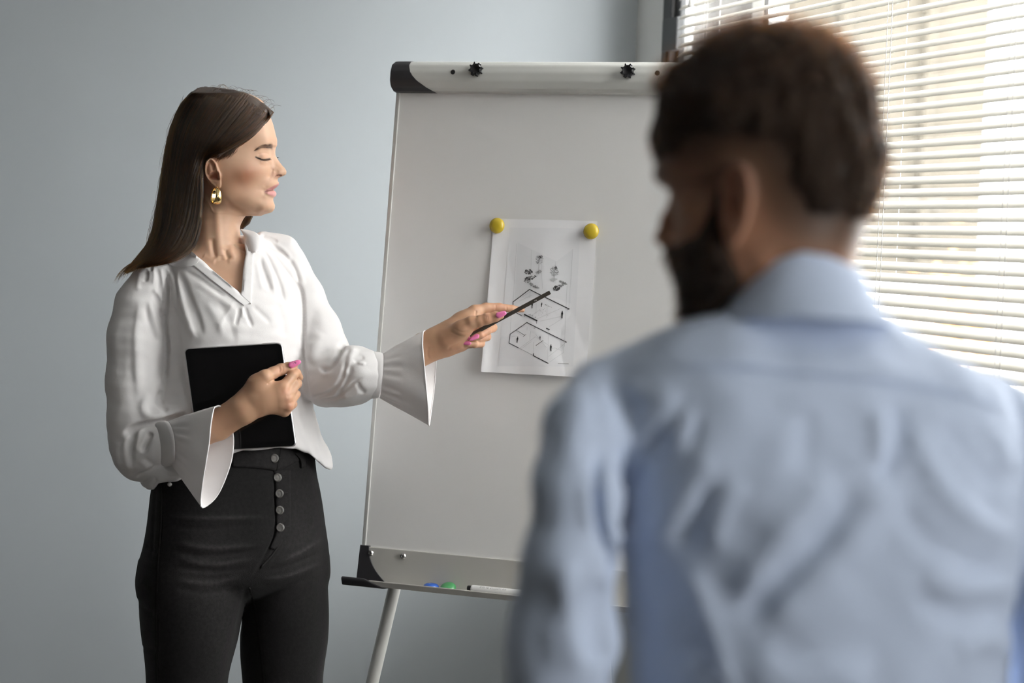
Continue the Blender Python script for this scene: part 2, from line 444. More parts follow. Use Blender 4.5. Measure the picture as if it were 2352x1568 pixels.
# bottom rail, tray and corners
o = mesh_obj('bottom_rail', *box_vf((HL + .004, -.572, -.018), (HR - .004, -.502, .006), BM), M['lower_rail'], easel, smooth=False); fix_normals(o); bevel(o, .0015)
tr = [(-.569, .006), (-.571, .050), (-.562, .056), (-.560, .054), (-.568, .0475)]
trp = [(-.5675, .006), (-.5695, .048), (-.5630, .0550), (-.5622, .0572), (-.5640, .0582), (-.5742, .0530), (-.5738, .006)]
o = mesh_obj('pen_tray', *rail_mesh(trp, lambda v: HL + .045, lambda v: HR - .045), M['lower_rail'], easel, smooth=False); fix_normals(o); bevel(o, .0008)
for s in (-1, 1):
    def U(t): return (HL + t) if s < 0 else (HR - t)
    # curved web on the rail face
    pts = [(0, -.500), (.018, -.500)] + [(.018 + .040 * (q ** 2.2), -.500 - .068 * q) for q in np.linspace(.12, 1, 9)] + [(.060, -.573), (-.004, -.573)]
    if s < 0: pts[0] = (-.001, -.500)
    nn = len(pts)
    V = np.array([(U(a), b, w) for w in (-.021, .0085) for a, b in pts])
    F = [tuple(range(nn)), tuple(range(2 * nn - 1, nn - 1, -1))] + [(k, (k + 1) % nn, nn + (k + 1) % nn, nn + k) for k in range(nn)]
    o = mesh_obj('corner_web', BM(V), F, M['dark_plastic'], easel, smooth=False); fix_normals(o); bevel(o, .001)
    # rolled tray end
    pr_ = dense([(-.5660, .004), (-.5680, .047), (-.5620, .0530), (-.5595, .0565), (-.5605, .0610), (-.5650, .0620), (-.5765, .0555), (-.5765, .004)], 2)
    a = (lambda v: HL - .012); b = (lambda v: HL + .050 + (v + .566) * -2.6)
    if s > 0: a, b = (lambda v: HR - .050 - (v + .566) * -2.6), (lambda v: HR + .012)
    o = mesh_obj('tray_end', *rail_mesh(pr_, a, b), M['dark_plastic'], easel, smooth=False); fix_normals(o); bevel(o, .003, 3, 25)
for u in (-.309, -.240, .245, .315):
    o = mesh_obj('rail_screw', *lathe_vf([(.0035, 0), (.0062, .0005), (.0062, .002), (.0045, .0042), (.0026, .0046), (.0024, .0030), (.0001, .0030)], B(u, -.514, .006), BN, 18), M['chrome'], easel)
    auto_smooth(o, 35)
def leg(u0, v0, u1, w0=-.012, w1=.20):
    a = B(u0, v0, -.034); g = B(u1, -1.31, 0)
    d_ = B(-.303, -.766) - B(-.271, -.579)
    k = (0.02 - a[2]) / d_[2] if u0 < 0 else (0.02 - a[2]) / d_[2]
    e = np.array([a[0], a[1], a[2]]) + (np.array([d_[0], d_[1], d_[2]]) * k if u0 < 0 else (B(.303, -.766) - B(.271, -.579)) * k)
    l = mesh_obj('leg', *tube_vf([a, e], .0125, 20), M['leg'], easel); auto_smooth(l, 40)
    mesh_obj('rubber_foot', *tube_vf([e + (a - e) * .04, e - (a - e) * .012], [.016, .017], 16), M['black_plastic'], l)
leg(-.250, -.46, -.40); leg(.250, -.46, .40)
a = B(0, .33, -.03); e = np.array([a[0], a[1], 0]) - np.array([BN[0], BN[1], 0]) * .62; e[2] = .02
rl = mesh_obj('leg', *tube_vf([a, e], .0125, 20), M['leg'], easel); auto_smooth(rl, 40)
mesh_obj('rubber_foot', *tube_vf([e + (a - e) * .04, e - (a - e) * .012], [.016, .017], 16), M['black_plastic'], rl)
o = mesh_obj('leg_bracket', *box_vf((-.05, .29, -.045), (.05, .36, -.016), BM), M['dark_plastic'], easel, smooth=False); fix_normals(o); bevel(o, .004)
for s in (-1, 1):
    o = mesh_obj('leg_bracket', *box_vf((s * .250 - .03, -.48, -.046), (s * .250 + .03, -.42, -.0165), BM), M['dark_plastic'], easel, smooth=False); fix_normals(o)

# ------------------------------------------------------------------ printed sheet
M['paper'] = mat('printer_paper', (0.93, 0.925, 0.95), 0.75, vary=(25, .012))
M['ink'] = mat('black_ink', (0.02, 0.02, 0.022), 0.7)
M['ink_mid'] = mat('grey_ink', (0.28, 0.28, 0.29), 0.7)
M['ink_pale'] = mat('pale_grey_ink', (0.58, 0.585, 0.60), 0.75)
M['tint'] = mat('print_tint', (0.84, 0.845, 0.875), 0.75)
M['tint_light'] = mat('print_tint_light', (0.885, 0.885, 0.915), 0.75)
IP = math.radians(.38)
PA = math.cos(IP) * BEX + math.sin(IP) * BEZ; PB = -math.sin(IP) * BEX + math.cos(IP) * BEZ
def sheet_w(s, t):
    """height of the sheet above the board; s, t metres from its centre"""
    q = np.clip((0.1485 - t) / .297, 0, 1)
    corner = np.exp(-((s - .095) / .05) ** 2 - ((t - .13) / .03) ** 2) + np.exp(-((s + .095) / .05) ** 2 - ((t - .13) / .03) ** 2)
    rip = .0011 * np.sin(s * 62 + 1.2 + t * 9) * q + .0009 * np.sin(t * 41 + s * 33) * q + .0016 * np.cos(s * 30) * (1 - corner)
    crease = .0006 * np.exp(-(((s - .03) + (t + .10) * .8) / .012) ** 2) * np.clip(-t / .05, 0, 1) - .0005 * np.exp(-((s - .055 + t * .5) / .010) ** 2) * np.clip((.03 - t) / .06, 0, 1)
    return .0018 + np.maximum(rip, -.0008) + .0105 * q ** 1.6 + crease + .004 * np.exp(-((s + .105) / .012) ** 2) * q
def sheet_pt(s, t, lift=0.0):
    s = np.asarray(s, float); t = np.asarray(t, float)
    w = sheet_w(s, t) + lift
    return BC + s[..., None] * PA + t[..., None] * PB + w[..., None] * BN
ss, tt = np.meshgrid(np.linspace(-.105, .105, 121), np.linspace(-.1485, .1485, 161))
PV = sheet_pt(ss, tt).reshape(-1, 3)
I = np.arange(161 * 121).reshape(161, 121)
PF = np.stack([I[:-1, :-1], I[:-1, 1:], I[1:, 1:], I[1:, :-1]], -1).reshape(-1, 4)
sheet = mesh_obj('paper_sheet', PV, PF, M['paper'], loc=tuple(BC))
tag(sheet, 'white printed sheet with an exploded house plan pinned on the easel board', 'paper')
def px2s(x, y):
    """crop pixel of the drawing (3.92 px per photo pixel, from 1080,480) -> sheet coordinates"""
    u, v = onb(1080 + x / 3.92, 480 + y / 3.92, .005)
    P = u * BEX + v * BEZ
    return P @ PA, P @ PB
ink_parts = {'ink': [], 'ink_mid': [], 'ink_pale': [], 'tint': [], 'tint_light': []}
def fillpoly(pts, m='ink', lift=.0010):
    q = np.array([px2s(*p) for p in pts])
    ink_parts[m].append((sheet_pt(q[:, 0], q[:, 1], lift), [tuple(range(len(pts)))]))
def pen(pts, w, m='ink', lift=.0011):
    w = w / 3.92 * .00086
    q = np.array([px2s(*p) for p in pts])
    V, F = [], []
    for i in range(len(q) - 1):
        a, b = q[i], q[i + 1]; L_ = np.linalg.norm(b - a); k = max(1, int(L_ / .006))
        d = (b - a) / L_; nrm = np.array([-d[1], d[0]]) * w / 2
        a2, b2 = a - d * w * .35, b + d * w * .35
        for j in range(k + 1):
            c = a2 + (b2 - a2) * j / k
            V += [c + nrm, c - nrm]
        o = len(V) - 2 * (k + 1)
        F += [(o + 2 * j, o + 2 * j + 1, o + 2 * j + 3, o + 2 * j + 2) for j in range(k)]
    V = np.array(V); ink_parts[m].append((sheet_pt(V[:, 0], V[:, 1], lift), F))
def tintgrid(quad, m, lift, n=60):
    q = np.array([px2s(*p) for p in quad]); g = np.linspace(0, 1, n)
    a, b = np.meshgrid(g, g); a = a[..., None]; b = b[..., None]
    P = (q[0] * (1 - a) + q[1] * a) * (1 - b) + (q[3] * (1 - a) + q[2] * a) * b
    I = np.arange(n * n).reshape(n, n)
    F = np.stack([I[:-1, :-1], I[:-1, 1:], I[1:, 1:], I[1:, :-1]], -1).reshape(-1, 4)
    ink_parts[m].append((sheet_pt(P[..., 0], P[..., 1], lift).reshape(-1, 3), [tuple(f) for f in F]))
tintgrid([(350, 165), (985, 172), (935, 1420), (262, 1415)], 'tint_light', .00035)
tintgrid([(425, 300), (775, 470), (775, 800), (400, 800)], 'tint', .0005)
tintgrid([(775, 470), (920, 360), (905, 850), (775, 800)], 'tint', .0005)
tintgrid([(425, 300), (572, 188), (920, 360), (775, 470)], 'tint_light', .0007)
for a, b in [((415, 310), (388, 830)), ((553, 370), (545, 720)), ((640, 420), (655, 720)), ((770, 470), (758, 640)), ((920, 360), (890, 890)), ((872, 690), (855, 1240)),
             ((372, 900), (368, 1120)), ((553, 1100), (546, 1180)), ((600, 820), (598, 940)), ((700, 860), (697, 980)), ((715, 1090), (712, 1360)), ((455, 1255), (600, 1150)),
             ((470, 1260), (560, 1195)), ((610, 990), (830, 890)), ((640, 1010), (830, 965)), ((720, 1060), (835, 985)), ((580, 1200), (582, 1305)), ((845, 1230), (850, 1290)),
             ((730, 1380), (850, 1290)), ((470, 790), (545, 745)), ((440, 830), (560, 775)), ((545, 745), (540, 800)), ((860, 1210), (720, 1330)), ((660, 1190), (720, 1230)),
             ((600, 1130), (700, 1250)), ((765, 1250), (835, 1275)), ((380, 1150), (415, 1145)), ((520, 1060), (520, 1090)), ((640, 900), (560, 960)), ((420, 1100), (470, 1140))]:
    pen([a, b], 1.9, 'ink_pale')
pen([(388, 862), (388, 835), (537, 724), (893, 900)], 7); pen([(893, 897), (880, 906)], 5)
pen([(400, 925), (468, 960)], 5); pen([(494, 950), (608, 1006)], 11); pen([(493, 945), (491, 972)], 3); pen([(608, 1005), (606, 1030)], 3)
pen([(696, 1075), (720, 1087)], 8)
pen([(445, 1251), (359, 1208), (367, 1128), (517, 1022), (873, 1199)], 6); pen([(874, 1197), (864, 1202)], 4)
pen([(425, 1093), (500, 1138), (486, 1150)], 3.4); pen([(498, 1137), (511, 1130)], 2.6); pen([(585, 1075), (601, 1066)], 3)
pen([(445, 1251), (583, 1321)], 2.6, 'ink_mid'); pen([(583, 1303), (583, 1322), (717, 1390)], 7, 'ink')
pen([(605, 1230), (668, 1185)], 3.6)
for k in range(12): pen([(803 + k * 7.8, 1392 + k * .25), (808.5 + k * 7.8, 1392.3 + k * .25)], 4.2, 'ink_mid')
def figure(x, y, h, lean=0.0):
    s = h / 60.0
    P = [(-3, -22), (-7, -16), (-8, -2), (-5, -2), (-5, 12), (-5, 30), (-1, 30), (0, 12), (2, 30), (6, 30), (5, 10), (6, -2), (8, -3), (7, -16), (3, -22)]
    fillpoly([(x + (a + lean * -b * .3) * s, y + b * s) for a, b in P])
    fillpoly([(x + (lean * 7 + 4.2 * math.cos(t)) * s, y + (-26.5 + 4.6 * math.sin(t)) * s) for t in np.linspace(0, 2 * PI, 9)[:-1]])
figure(562, 868, 52, .2); figure(649, 862, 40, .5); figure(831, 951, 66, .2); figure(433, 1178, 56, .4); figure(640, 1162, 36); figure(738, 1252, 60)
def specks(cx, cy, rx, ry, n, sz, m='ink', rot=0.0):
    for i in range(n):
        a = random.uniform(0, 2 * PI); r = math.sqrt(random.random())
        dx, dy = r * rx * math.cos(a), r * ry * math.sin(a)
        x, y = cx + dx * math.cos(rot) - dy * math.sin(rot), cy + dx * math.sin(rot) + dy * math.cos(rot)
        b = random.uniform(0, PI); l = random.uniform(.6, 1.5) * sz
        c_, s_ = math.cos(b) * l, math.sin(b) * l
        fillpoly([(x - c_, y - s_), (x + s_ * .4, y - c_ * .4), (x + c_, y + s_), (x - s_ * .4, y + c_ * .4)], m, .0010)
specks(622, 455, 36, 42, 80, 5, 'ink_mid'); specks(636, 430, 14, 16, 22, 6); pen([(622, 480), (619, 548)], 2.6, 'ink_mid')
specks(622, 566, 30, 16, 50, 5, 'ink_mid', -.4)
specks(757, 562, 40, 42, 90, 5, 'ink_mid'); specks(770, 530, 12, 14, 20, 6); pen([(757, 590), (756, 640)], 2.8, 'ink_mid')
fillpoly([(716, 635), (752, 618), (790, 630), (752, 655)], 'ink_pale')
specks(528, 565, 36, 22, 60, 6); specks(545, 620, 56, 16, 60, 6, 'ink', -.25); specks(515, 645, 28, 18, 40, 6, 'ink_mid')
specks(575, 690, 60, 11, 80, 5, 'ink_mid', .48); specks(780, 712, 30, 22, 70, 7); specks(805, 700, 62, 13, 90, 6, 'ink_mid', -.62); specks(838, 662, 36, 10, 50, 6, 'ink_mid', .5)
specks(700, 870, 40, 5, 20, 4, 'ink_mid', .4); specks(560, 960, 50, 6, 20, 4, 'ink_mid', .4); specks(760, 1255, 40, 6, 14, 3, 'ink_pale', .3); specks(660, 930, 60, 40, 14, 3, 'ink_mid')
nm = {'ink': 'printed_plan', 'ink_mid': 'printed_planting', 'ink_pale': 'printed_guide_lines', 'tint': 'printed_walls', 'tint_light': 'printed_roof'}
for k, parts in ink_parts.items():
    V, F = join_parts(parts); tag(mesh_obj(nm[k], V, F, M[k], sheet, smooth=False), kind='stuff')

# ------------------------------------------------------------------ magnets and marker
M['yellow'] = mat('yellow_magnet_plastic', (0.62, 0.46, 0.035), 0.25, coat=.3)
M['blue'] = mat('blue_magnet_plastic', (0.035, 0.13, 0.55), 0.22, coat=.3)
M['green'] = mat('green_magnet_plastic', (0.075, 0.33, 0.12), 0.3, coat=.3)
M['marker'] = mat('white_marker_barrel', (0.80, 0.80, 0.80), 0.3)
dome = [(.0001, .0), (.0150, 0), (.0153, .0012), (.0150, .0035), (.0132, .0062), (.0098, .0082), (.005, .0092), (.0001, .0095)]
def magnet(c, ax, m, label, group):
    o = mesh_obj('round_magnet', *lathe_vf(dome, c, ax, 32), m); auto_smooth(o, 55); tag(o, label, 'magnet', group); return o
u, v = onb(1144, 519); magnet(B(u, v, .0045), BN, M['yellow'], 'yellow round magnet at the upper corner of the sheet nearer the woman', 'round magnets on the easel')
u, v = onb(1360, 532); magnet(B(u, v, .0045), BN, M['yellow'], 'yellow round magnet at the upper corner of the sheet nearer the bearded man', 'round magnets on the easel')
def tray_ax(): 
    a = BEZ + BN * .06; return a / np.linalg.norm(a)
magnet(B(-.1675, -.5672, .030), tray_ax(), M['blue'], 'blue round magnet lying in the pen tray', 'round magnets on the easel')
ga = BEZ * .86 + BN * .5
magnet(B(-.134, -.5655, .026) , ga / np.linalg.norm(ga), M['green'], 'green round magnet leaning in the pen tray', 'round magnets on the easel')
mk = empty('whiteboard_marker', B(-.03, -.568, .038)); tag(mk, 'white whiteboard marker with black end lying in the pen tray', 'marker')
mc = -.5600
def mkpt(u): return B(u, mc, .036)
V, F = tube_vf([mkpt(-.0825), mkpt(-.0815), mkpt(-.078), mkpt(.045)], [.0058, .0066, .0069, .0069], 24, up=BN); auto_smooth(mesh_obj('barrel', V, F, M['marker'], mk), 40)
V, F = tube_vf([mkpt(-.0905), mkpt(-.0895), mkpt(-.0822)], [.0044, .0052, .0052], 20, up=BN); auto_smooth(mesh_obj('end_plug', V, F, M['black_plastic'], mk), 40)
V, F = tube_vf([mkpt(.045), mkpt(.078), mkpt(.081)], [.0074, .0074, .006], 24, up=BN); auto_smooth(mesh_obj('marker_cap', V, F, M['black_plastic'], mk), 40)
lp = []
def barrel_quad(u0, u1, a0, a1):
    P = []
    for u_, a_ in ((u0, a0), (u1, a0), (u1, a1), (u0, a1)):
        P.append(mkpt(u_) + .00705 * (math.sin(a_) * BEZ + math.cos(a_) * BN))
    return np.array(P), [(0, 1, 2, 3)]
x = -.064
for i, wl in enumerate([.004, .0055, 0, .0018, .0030, 0, .0028, .0030, .0026, .0030, .0030, .0024, .0014, 0, .0034, .0030]):
    if wl:
        lp.append(barrel_quad(x, x + wl * .30, .45, .95)); lp.append(barrel_quad(x + wl * .55, x + wl * .85, .45, .95)); lp.append(barrel_quad(x, x + wl * .8, .84 if i % 2 else .45, .95 if i % 2 else .56))
    x += wl + (.0007 if wl else .0018)
V, F = join_parts(lp); mesh_obj('printed_lettering', V, F, M['ink_mid'], mk, smooth=False)

# ------------------------------------------------------------------ implicit modelling tools (numpy)
class Grid:
    """scalar field on a camera-aligned grid; negative inside"""
    def __init__(s, lo, hi, h):
        s.lo = np.array(lo, float); s.h = h
        s.n = np.maximum(np.ceil((np.array(hi) - s.lo) / h).astype(int) + 1, 4)
        s.f = np.full(s.n, 0.05, np.float32)
        s.ax = [(s.lo[i] + np.arange(s.n[i]) * h).astype(np.float32) for i in range(3)]
    def like(s):
        q = Grid.__new__(Grid); q.lo, q.h, q.n, q.ax = s.lo, s.h, s.n, s.ax; q.f = np.full(s.n, 0.05, np.float32); return q
    def sub(s, lo, hi, pad):
        sl = []
        for i in range(3):
            a = int(max(0, math.floor((lo[i] - pad - s.lo[i]) / s.h))); b = int(min(s.n[i], math.ceil((hi[i] + pad - s.lo[i]) / s.h) + 1))
            if b <= a: return None
            sl.append(slice(a, b))
        return tuple(sl)
    def coords(s, sl):
        return s.ax[0][sl[0]][:, None, None], s.ax[1][sl[1]][None, :, None], s.ax[2][sl[2]][None, None, :]
    def union(s, sl, d, k):
        a = s.f[sl]
        if k > 0:
            h = np.maximum(k - np.abs(a - d), 0) / k
            s.f[sl] = np.minimum(a, d) - h * h * k * 0.25
        else: s.f[sl] = np.minimum(a, d)
    def carve(s, sl, d, k=0.0):
        a = s.f[sl]; d = -d
        if k > 0:
            h = np.maximum(k - np.abs(a - d), 0) / k
            s.f[sl] = np.maximum(a, d) + h * h * k * 0.25
        else: s.f[sl] = np.maximum(a, d)
    def cap(s, a, b, ra, rb, k=0.004, flat=None):
        a, b = np.asarray(a, float), np.asarray(b, float); R = max(ra, rb)
        sl = s.sub(np.minimum(a, b) - R, np.maximum(a, b) + R, k + 2 * s.h)
        if sl is None: return
        X, Y, Z = s.coords(sl)
        n = None
        if flat is not None: n = np.asarray(flat[0], float); n = n / np.linalg.norm(n); fs = flat[1] - 1
        def warp(p):
            if n is None: return p
            return p + n * (p @ n) * fs
        A = warp(a); Bv = warp(b) - A
        if n is None: PX, PY, PZ = X - A[0], Y - A[1], Z - A[2]
        else:
            q = (X * n[0] + Y * n[1] + Z * n[2]) * fs
            PX, PY, PZ = X + q * n[0] - A[0], Y + q * n[1] - A[1], Z + q * n[2] - A[2]
        L2 = Bv @ Bv + 1e-12
        t = np.clip((PX * Bv[0] + PY * Bv[1] + PZ * Bv[2]) / L2, 0, 1)
        d = np.sqrt((PX - t * Bv[0]) ** 2 + (PY - t * Bv[1]) ** 2 + (PZ - t * Bv[2]) ** 2) - (ra + t * (rb - ra))
        s.union(sl, d.astype(np.float32), k)
    def chain(s, pts, k=0.004, flat=None):
        """pts (px, py, depth, radius in px)"""
        P = [(C3(p[0], p[1], p[2]), p[3] * p[2] / FP) for p in pts]
        for i in range(len(P) - 1): s.cap(P[i][0], P[i + 1][0], P[i][1], P[i + 1][1], k, flat)
    def stack(s, rows, theta=0.0, p=2.0, k=0.006, clip=True):
        """rows (py, left px, right px, centre depth, half depth); rounded bars with the given silhouette, turned by theta"""
        rows = sorted(rows); y = np.array([r[0] for r in rows], float)
        zc = np.array([r[3] for r in rows], float)
        sc = zc / FP
        yc = (784 - y) * sc; cx = ((np.array([r[1] for r in rows]) + np.array([r[2] for r in rows])) / 2 - 1176) * sc
        hw = (np.array([r[2] for r in rows]) - np.array([r[1] for r in rows])) / 2 * sc
        b = np.array([r[4] for r in rows], float)
        st, ct = math.sin(theta), math.cos(theta)
        a = np.sqrt(np.maximum(hw ** 2 - (b * st) ** 2, (0.3 * hw) ** 2)) / ct
        R = float(max(a.max(), b.max()))
        sl = s.sub((cx.min() - R, yc.min(), zc.min() - R), (cx.max() + R, yc.max(), zc.max() + R), k + 2 * s.h)
        if sl is None: return
        X, Y, Z = s.coords(sl)
        yy = Y.ravel(); o = np.argsort(yc)
        def it(v): return smooth_interp(yc[o], v[o], yy)[None, :, None].astype(np.float32)
        CX, ZC_, A, Bb = it(cx), it(zc), np.maximum(it(a), .002), np.maximum(it(b), .002)
        dx, dz = X - CX, Z - ZC_
        u = (dx * ct + dz * st) / A; v = (-dx * st + dz * ct) / Bb
        r = (np.abs(u) ** p + np.abs(v) ** p) ** (1.0 / p)
        g = np.sqrt((u / A) ** 2 + (v / Bb) ** 2) / np.maximum(np.sqrt(u * u + v * v), 1e-6)
        d = (r - 1) / np.maximum(g, 1e-6)
        if clip:
            e = np.maximum(yc.min() - yy, yy - yc.max())[None, :, None]
            d = np.maximum(d, e)
        s.union(sl, d.astype(np.float32), k)
    def ball(s, c, r, k=0.004):
        """c (px, py, depth); r (rx, ry, rz) metres"""
        c = C3(*c); r = np.array(r, float)
        sl = s.sub(c - r, c + r, k + 2 * s.h)
        if sl is None: return
        X, Y, Z = s.coords(sl)
        u, v, w = (X - c[0]) / r[0], (Y - c[1]) / r[1], (Z - c[2]) / r[2]
        q = np.sqrt(u * u + v * v + w * w); g = np.sqrt((u / r[0]) ** 2 + (v / r[1]) ** 2 + (w / r[2]) ** 2)
        s.union(sl, (q * (q - 1) / np.maximum(g, 1e-6)).astype(np.float32), k)
    def mesh(s, smooth=0):
        V, F = surface_nets(s.f, s.lo, s.h)
        if smooth: V = taubin(V, F, smooth)
        return V, F
def smooth_interp(x, y, q):
    """monotone-ish cubic (Catmull-Rom tangents) interpolation, clamped"""
    x = np.asarray(x, float); y = np.asarray(y, float); q = np.clip(q, x[0], x[-1])
    if len(x) == 2: return y[0] + (y[1] - y[0]) * (q - x[0]) / (x[1] - x[0])
    dx = np.diff(x); dy = np.diff(y) / dx
    m = np.empty_like(y); m[0], m[-1] = dy[0], dy[-1]
    m[1:-1] = np.where(dy[:-1] * dy[1:] > 0, 2 * dy[:-1] * dy[1:] / (dy[:-1] + dy[1:] + 1e-12), 0)
    i = np.clip(np.searchsorted(x, q) - 1, 0, len(x) - 2); t = (q - x[i]) / dx[i]
    h00 = (1 + 2 * t) * (1 - t) ** 2; h10 = t * (1 - t) ** 2; h01 = t * t * (3 - 2 * t); h11 = t * t * (t - 1)
    return h00 * y[i] + h10 * dx[i] * m[i] + h01 * y[i + 1] + h11 * dx[i] * m[i + 1]
def surface_nets(f, lo, h):
    ins = f < 0
    nx, ny, nz = f.shape
    c = np.zeros((nx - 1, ny - 1, nz - 1), np.uint8)
    for i in (0, 1):
        for j in (0, 1):
            for k in (0, 1):
                c += ins[i:nx - 1 + i, j:ny - 1 + j, k:nz - 1 + k]
    act = (c > 0) & (c < 8)
    ijk = np.argwhere(act)
    idx = np.full(act.shape, -1, np.int32); idx[act] = np.arange(len(ijk), dtype=np.int32)
    acc = np.zeros((len(ijk), 3)); cnt = np.zeros(len(ijk))
    I, J, K = ijk.T
    cor = [(i, j, k) for i in (0, 1) for j in (0, 1) for k in (0, 1)]
    vals = {c_: f[I + c_[0], J + c_[1], K + c_[2]].astype(np.float64) for c_ in cor}
    for a in cor:
        for ax in range(3):
            if a[ax] == 0:
                b = list(a); b[ax] = 1; b = tuple(b)
                va, vb = vals[a], vals[b]; m = (va < 0) != (vb < 0)
                t = np.where(m, va / np.where(np.abs(va - vb) < 1e-12, 1e-12, va - vb), 0)
                for d in range(3): acc[:, d] += np.where(m, a[d] + (t if d == ax else 0), 0)
                cnt += m
    V = (ijk + acc / np.maximum(cnt, 1)[:, None]) * h + lo
    Q = []
    for ax in range(3):
        o1, o2 = (ax + 1) % 3, (ax + 2) % 3
        a = [slice(None)] * 3; b = [slice(None)] * 3
        a[ax] = slice(0, -1); b[ax] = slice(1, None)
        sa, sb = ins[tuple(a)], ins[tuple(b)]
        E = np.argwhere(sa != sb)
        ok = (E[:, o1] > 0) & (E[:, o2] > 0) & (E[:, o1] < f.shape[o1] - 1) & (E[:, o2] < f.shape[o2] - 1)
        E = E[ok]
        flip = sa[tuple(E.T)]
        def cell(d1, d2):
            q = E.copy(); q[:, o1] += d1; q[:, o2] += d2
            return idx[tuple(q.T)]
        q = np.stack([cell(-1, -1), cell(0, -1), cell(0, 0), cell(-1, 0)], 1)
        q[~flip] = q[~flip][:, ::-1]
        Q.append(q)
    F = np.concatenate(Q); F = F[(F >= 0).all(1)]
    return V, F[:, ::-1].copy()           # the camera axes are left-handed
def edges_of(F):
    k = F.shape[1]
    return np.concatenate([F[:, [i, (i + 1) % k]] for i in range(k)])
def taubin(V, F, n, lam=0.5, mu=-0.52):
    E = edges_of(F); N = len(V)
    deg = np.bincount(E[:, 0], minlength=N) + np.bincount(E[:, 1], minlength=N)
    deg = np.maximum(deg, 1)
    for it in range(n):
        for w in (lam, mu):
            S = np.empty_like(V)
            for d in range(3):
                S[:, d] = np.bincount(E[:, 0], V[E[:, 1], d], N) + np.bincount(E[:, 1], V[E[:, 0], d], N)
            V = V + w * (S / deg[:, None] - V)
    return V
def vnormals(V, F):
    """outward normals in the left-handed camera axes"""
    a, b, c, d = (V[F[:, i]] for i in range(4)) if F.shape[1] == 4 else (V[F[:, 0]], V[F[:, 1]], V[F[:, 2]], V[F[:, 0]])
    n = np.cross(c - a, d - b) if F.shape[1] == 4 else np.cross(b - a, c - a)
    n = -n
    out = np.zeros_like(V)
    for i in range(F.shape[1]):
        for d_ in range(3): out[:, d_] += np.bincount(F[:, i], n[:, d_], len(V))
    return out / (np.linalg.norm(out, axis=1, keepdims=True) + 1e-12)
def seg_dist(P, poly):
    """distance of 2D points to a polyline, the signed side and the arc parameter 0..1"""
    poly = np.asarray(poly, float); best = np.full(len(P), 1e9); side = np.zeros(len(P)); par = np.zeros(len(P))
    L = np.linalg.norm(np.diff(poly, axis=0), axis=1); cum = np.concatenate([[0], np.cumsum(L)]); T = cum[-1]
    for i in range(len(poly) - 1):
        a, d = poly[i], poly[i + 1] - poly[i]; l2 = d @ d + 1e-9
        q = P - a; t = np.clip((q @ d) / l2, 0, 1)
        e = q - t[:, None] * d; r = np.hypot(e[:, 0], e[:, 1]); m = r < best
        best = np.where(m, r, best); side = np.where(m, np.sign(d[0] * q[:, 1] - d[1] * q[:, 0]), side); par = np.where(m, (cum[i] + t * L[i]) / T, par)
    return best, side, par
def curve_pts(poly, n=4):
    poly = np.asarray(poly, float)
    if len(poly) < 3: return poly
    t = np.arange(len(poly)); q = np.linspace(0, len(poly) - 1, (len(poly) - 1) * n + 1)
    out = []
    for d in range(poly.shape[1]):
        y = poly[:, d]; m = np.gradient(y); i = np.clip(q.astype(int), 0, len(poly) - 2); s = q - i
        out.append((1 + 2 * s) * (1 - s) ** 2 * y[i] + s * (1 - s) ** 2 * m[i] + s * s * (3 - 2 * s) * y[i + 1] + s * s * (s - 1) * m[i + 1])
    return np.stack(out, 1)
def poly_sd(P, poly):
    """signed distance (negative inside) of 2D points to a closed polygon"""
    poly = np.asarray(poly, float); P = np.asarray(P, float)
    d = np.full(len(P), 1e18); ins = np.zeros(len(P), bool); n = len(poly)
    for i in range(n):
        a, b = poly[i], poly[(i + 1) % n]; e = b - a; q = P - a
        t = np.clip((q @ e) / (e @ e + 1e-12), 0, 1); w = q - t[:, None] * e
        d = np.minimum(d, (w ** 2).sum(1))
        c = ((a[1] <= P[:, 1]) != (b[1] <= P[:, 1])); dy = e[1] if abs(e[1]) > 1e-12 else 1e-12
        ins ^= c & (P[:, 0] < a[0] + (P[:, 1] - a[1]) * e[0] / dy)
    return np.where(ins, -1, 1) * np.sqrt(d)
def sculpt(V, F, strokes, zmax=None, face=True, iters=1):
    """fold strokes: (polyline px, width px | (w_left, w_right), height mm[, taper]) push the camera side of a mesh along its normals"""
    for _ in range(iters):
        N = vnormals(V, F); P = cam2px(V)
        disp = np.zeros(len(V))
        wt = np.clip((-N[:, 2] + .25) / .5, 0, 1) if face else np.ones(len(V))
        if zmax is not None: wt = wt * (V[:, 2] < zmax)
        for s in strokes:
            poly = curve_pts(s[0]); w = s[1]; hmm = s[2] / iters
            wm = max(w) if isinstance(w, tuple) else w
            lo, hi = poly.min(0) - 3 * wm, poly.max(0) + 3 * wm
            m = np.where((P[:, 0] > lo[0]) & (P[:, 0] < hi[0]) & (P[:, 1] > lo[1]) & (P[:, 1] < hi[1]) & (wt > 0))[0]
            if len(m) == 0: continue
            d, side, par = seg_dist(P[m], poly)
            ww = np.where(side > 0, w[1], w[0]) if isinstance(w, tuple) else w
            tp = s[3] if len(s) > 3 else 1
            env = 1.0 if tp == 0 else (np.clip(np.minimum(par, 1 - par) * 5, 0, 1) if tp == 1 else (np.clip((1 - par) * 3, 0, 1) if tp == 2 else np.clip(par * 3, 0, 1)))
            env = env * env * (3 - 2 * env) if tp else 1.0
            disp[m] += hmm * .001 * np.exp(-(d / ww) ** 2) * env
        V = V + N * (disp * wt)[:, None]
    return V
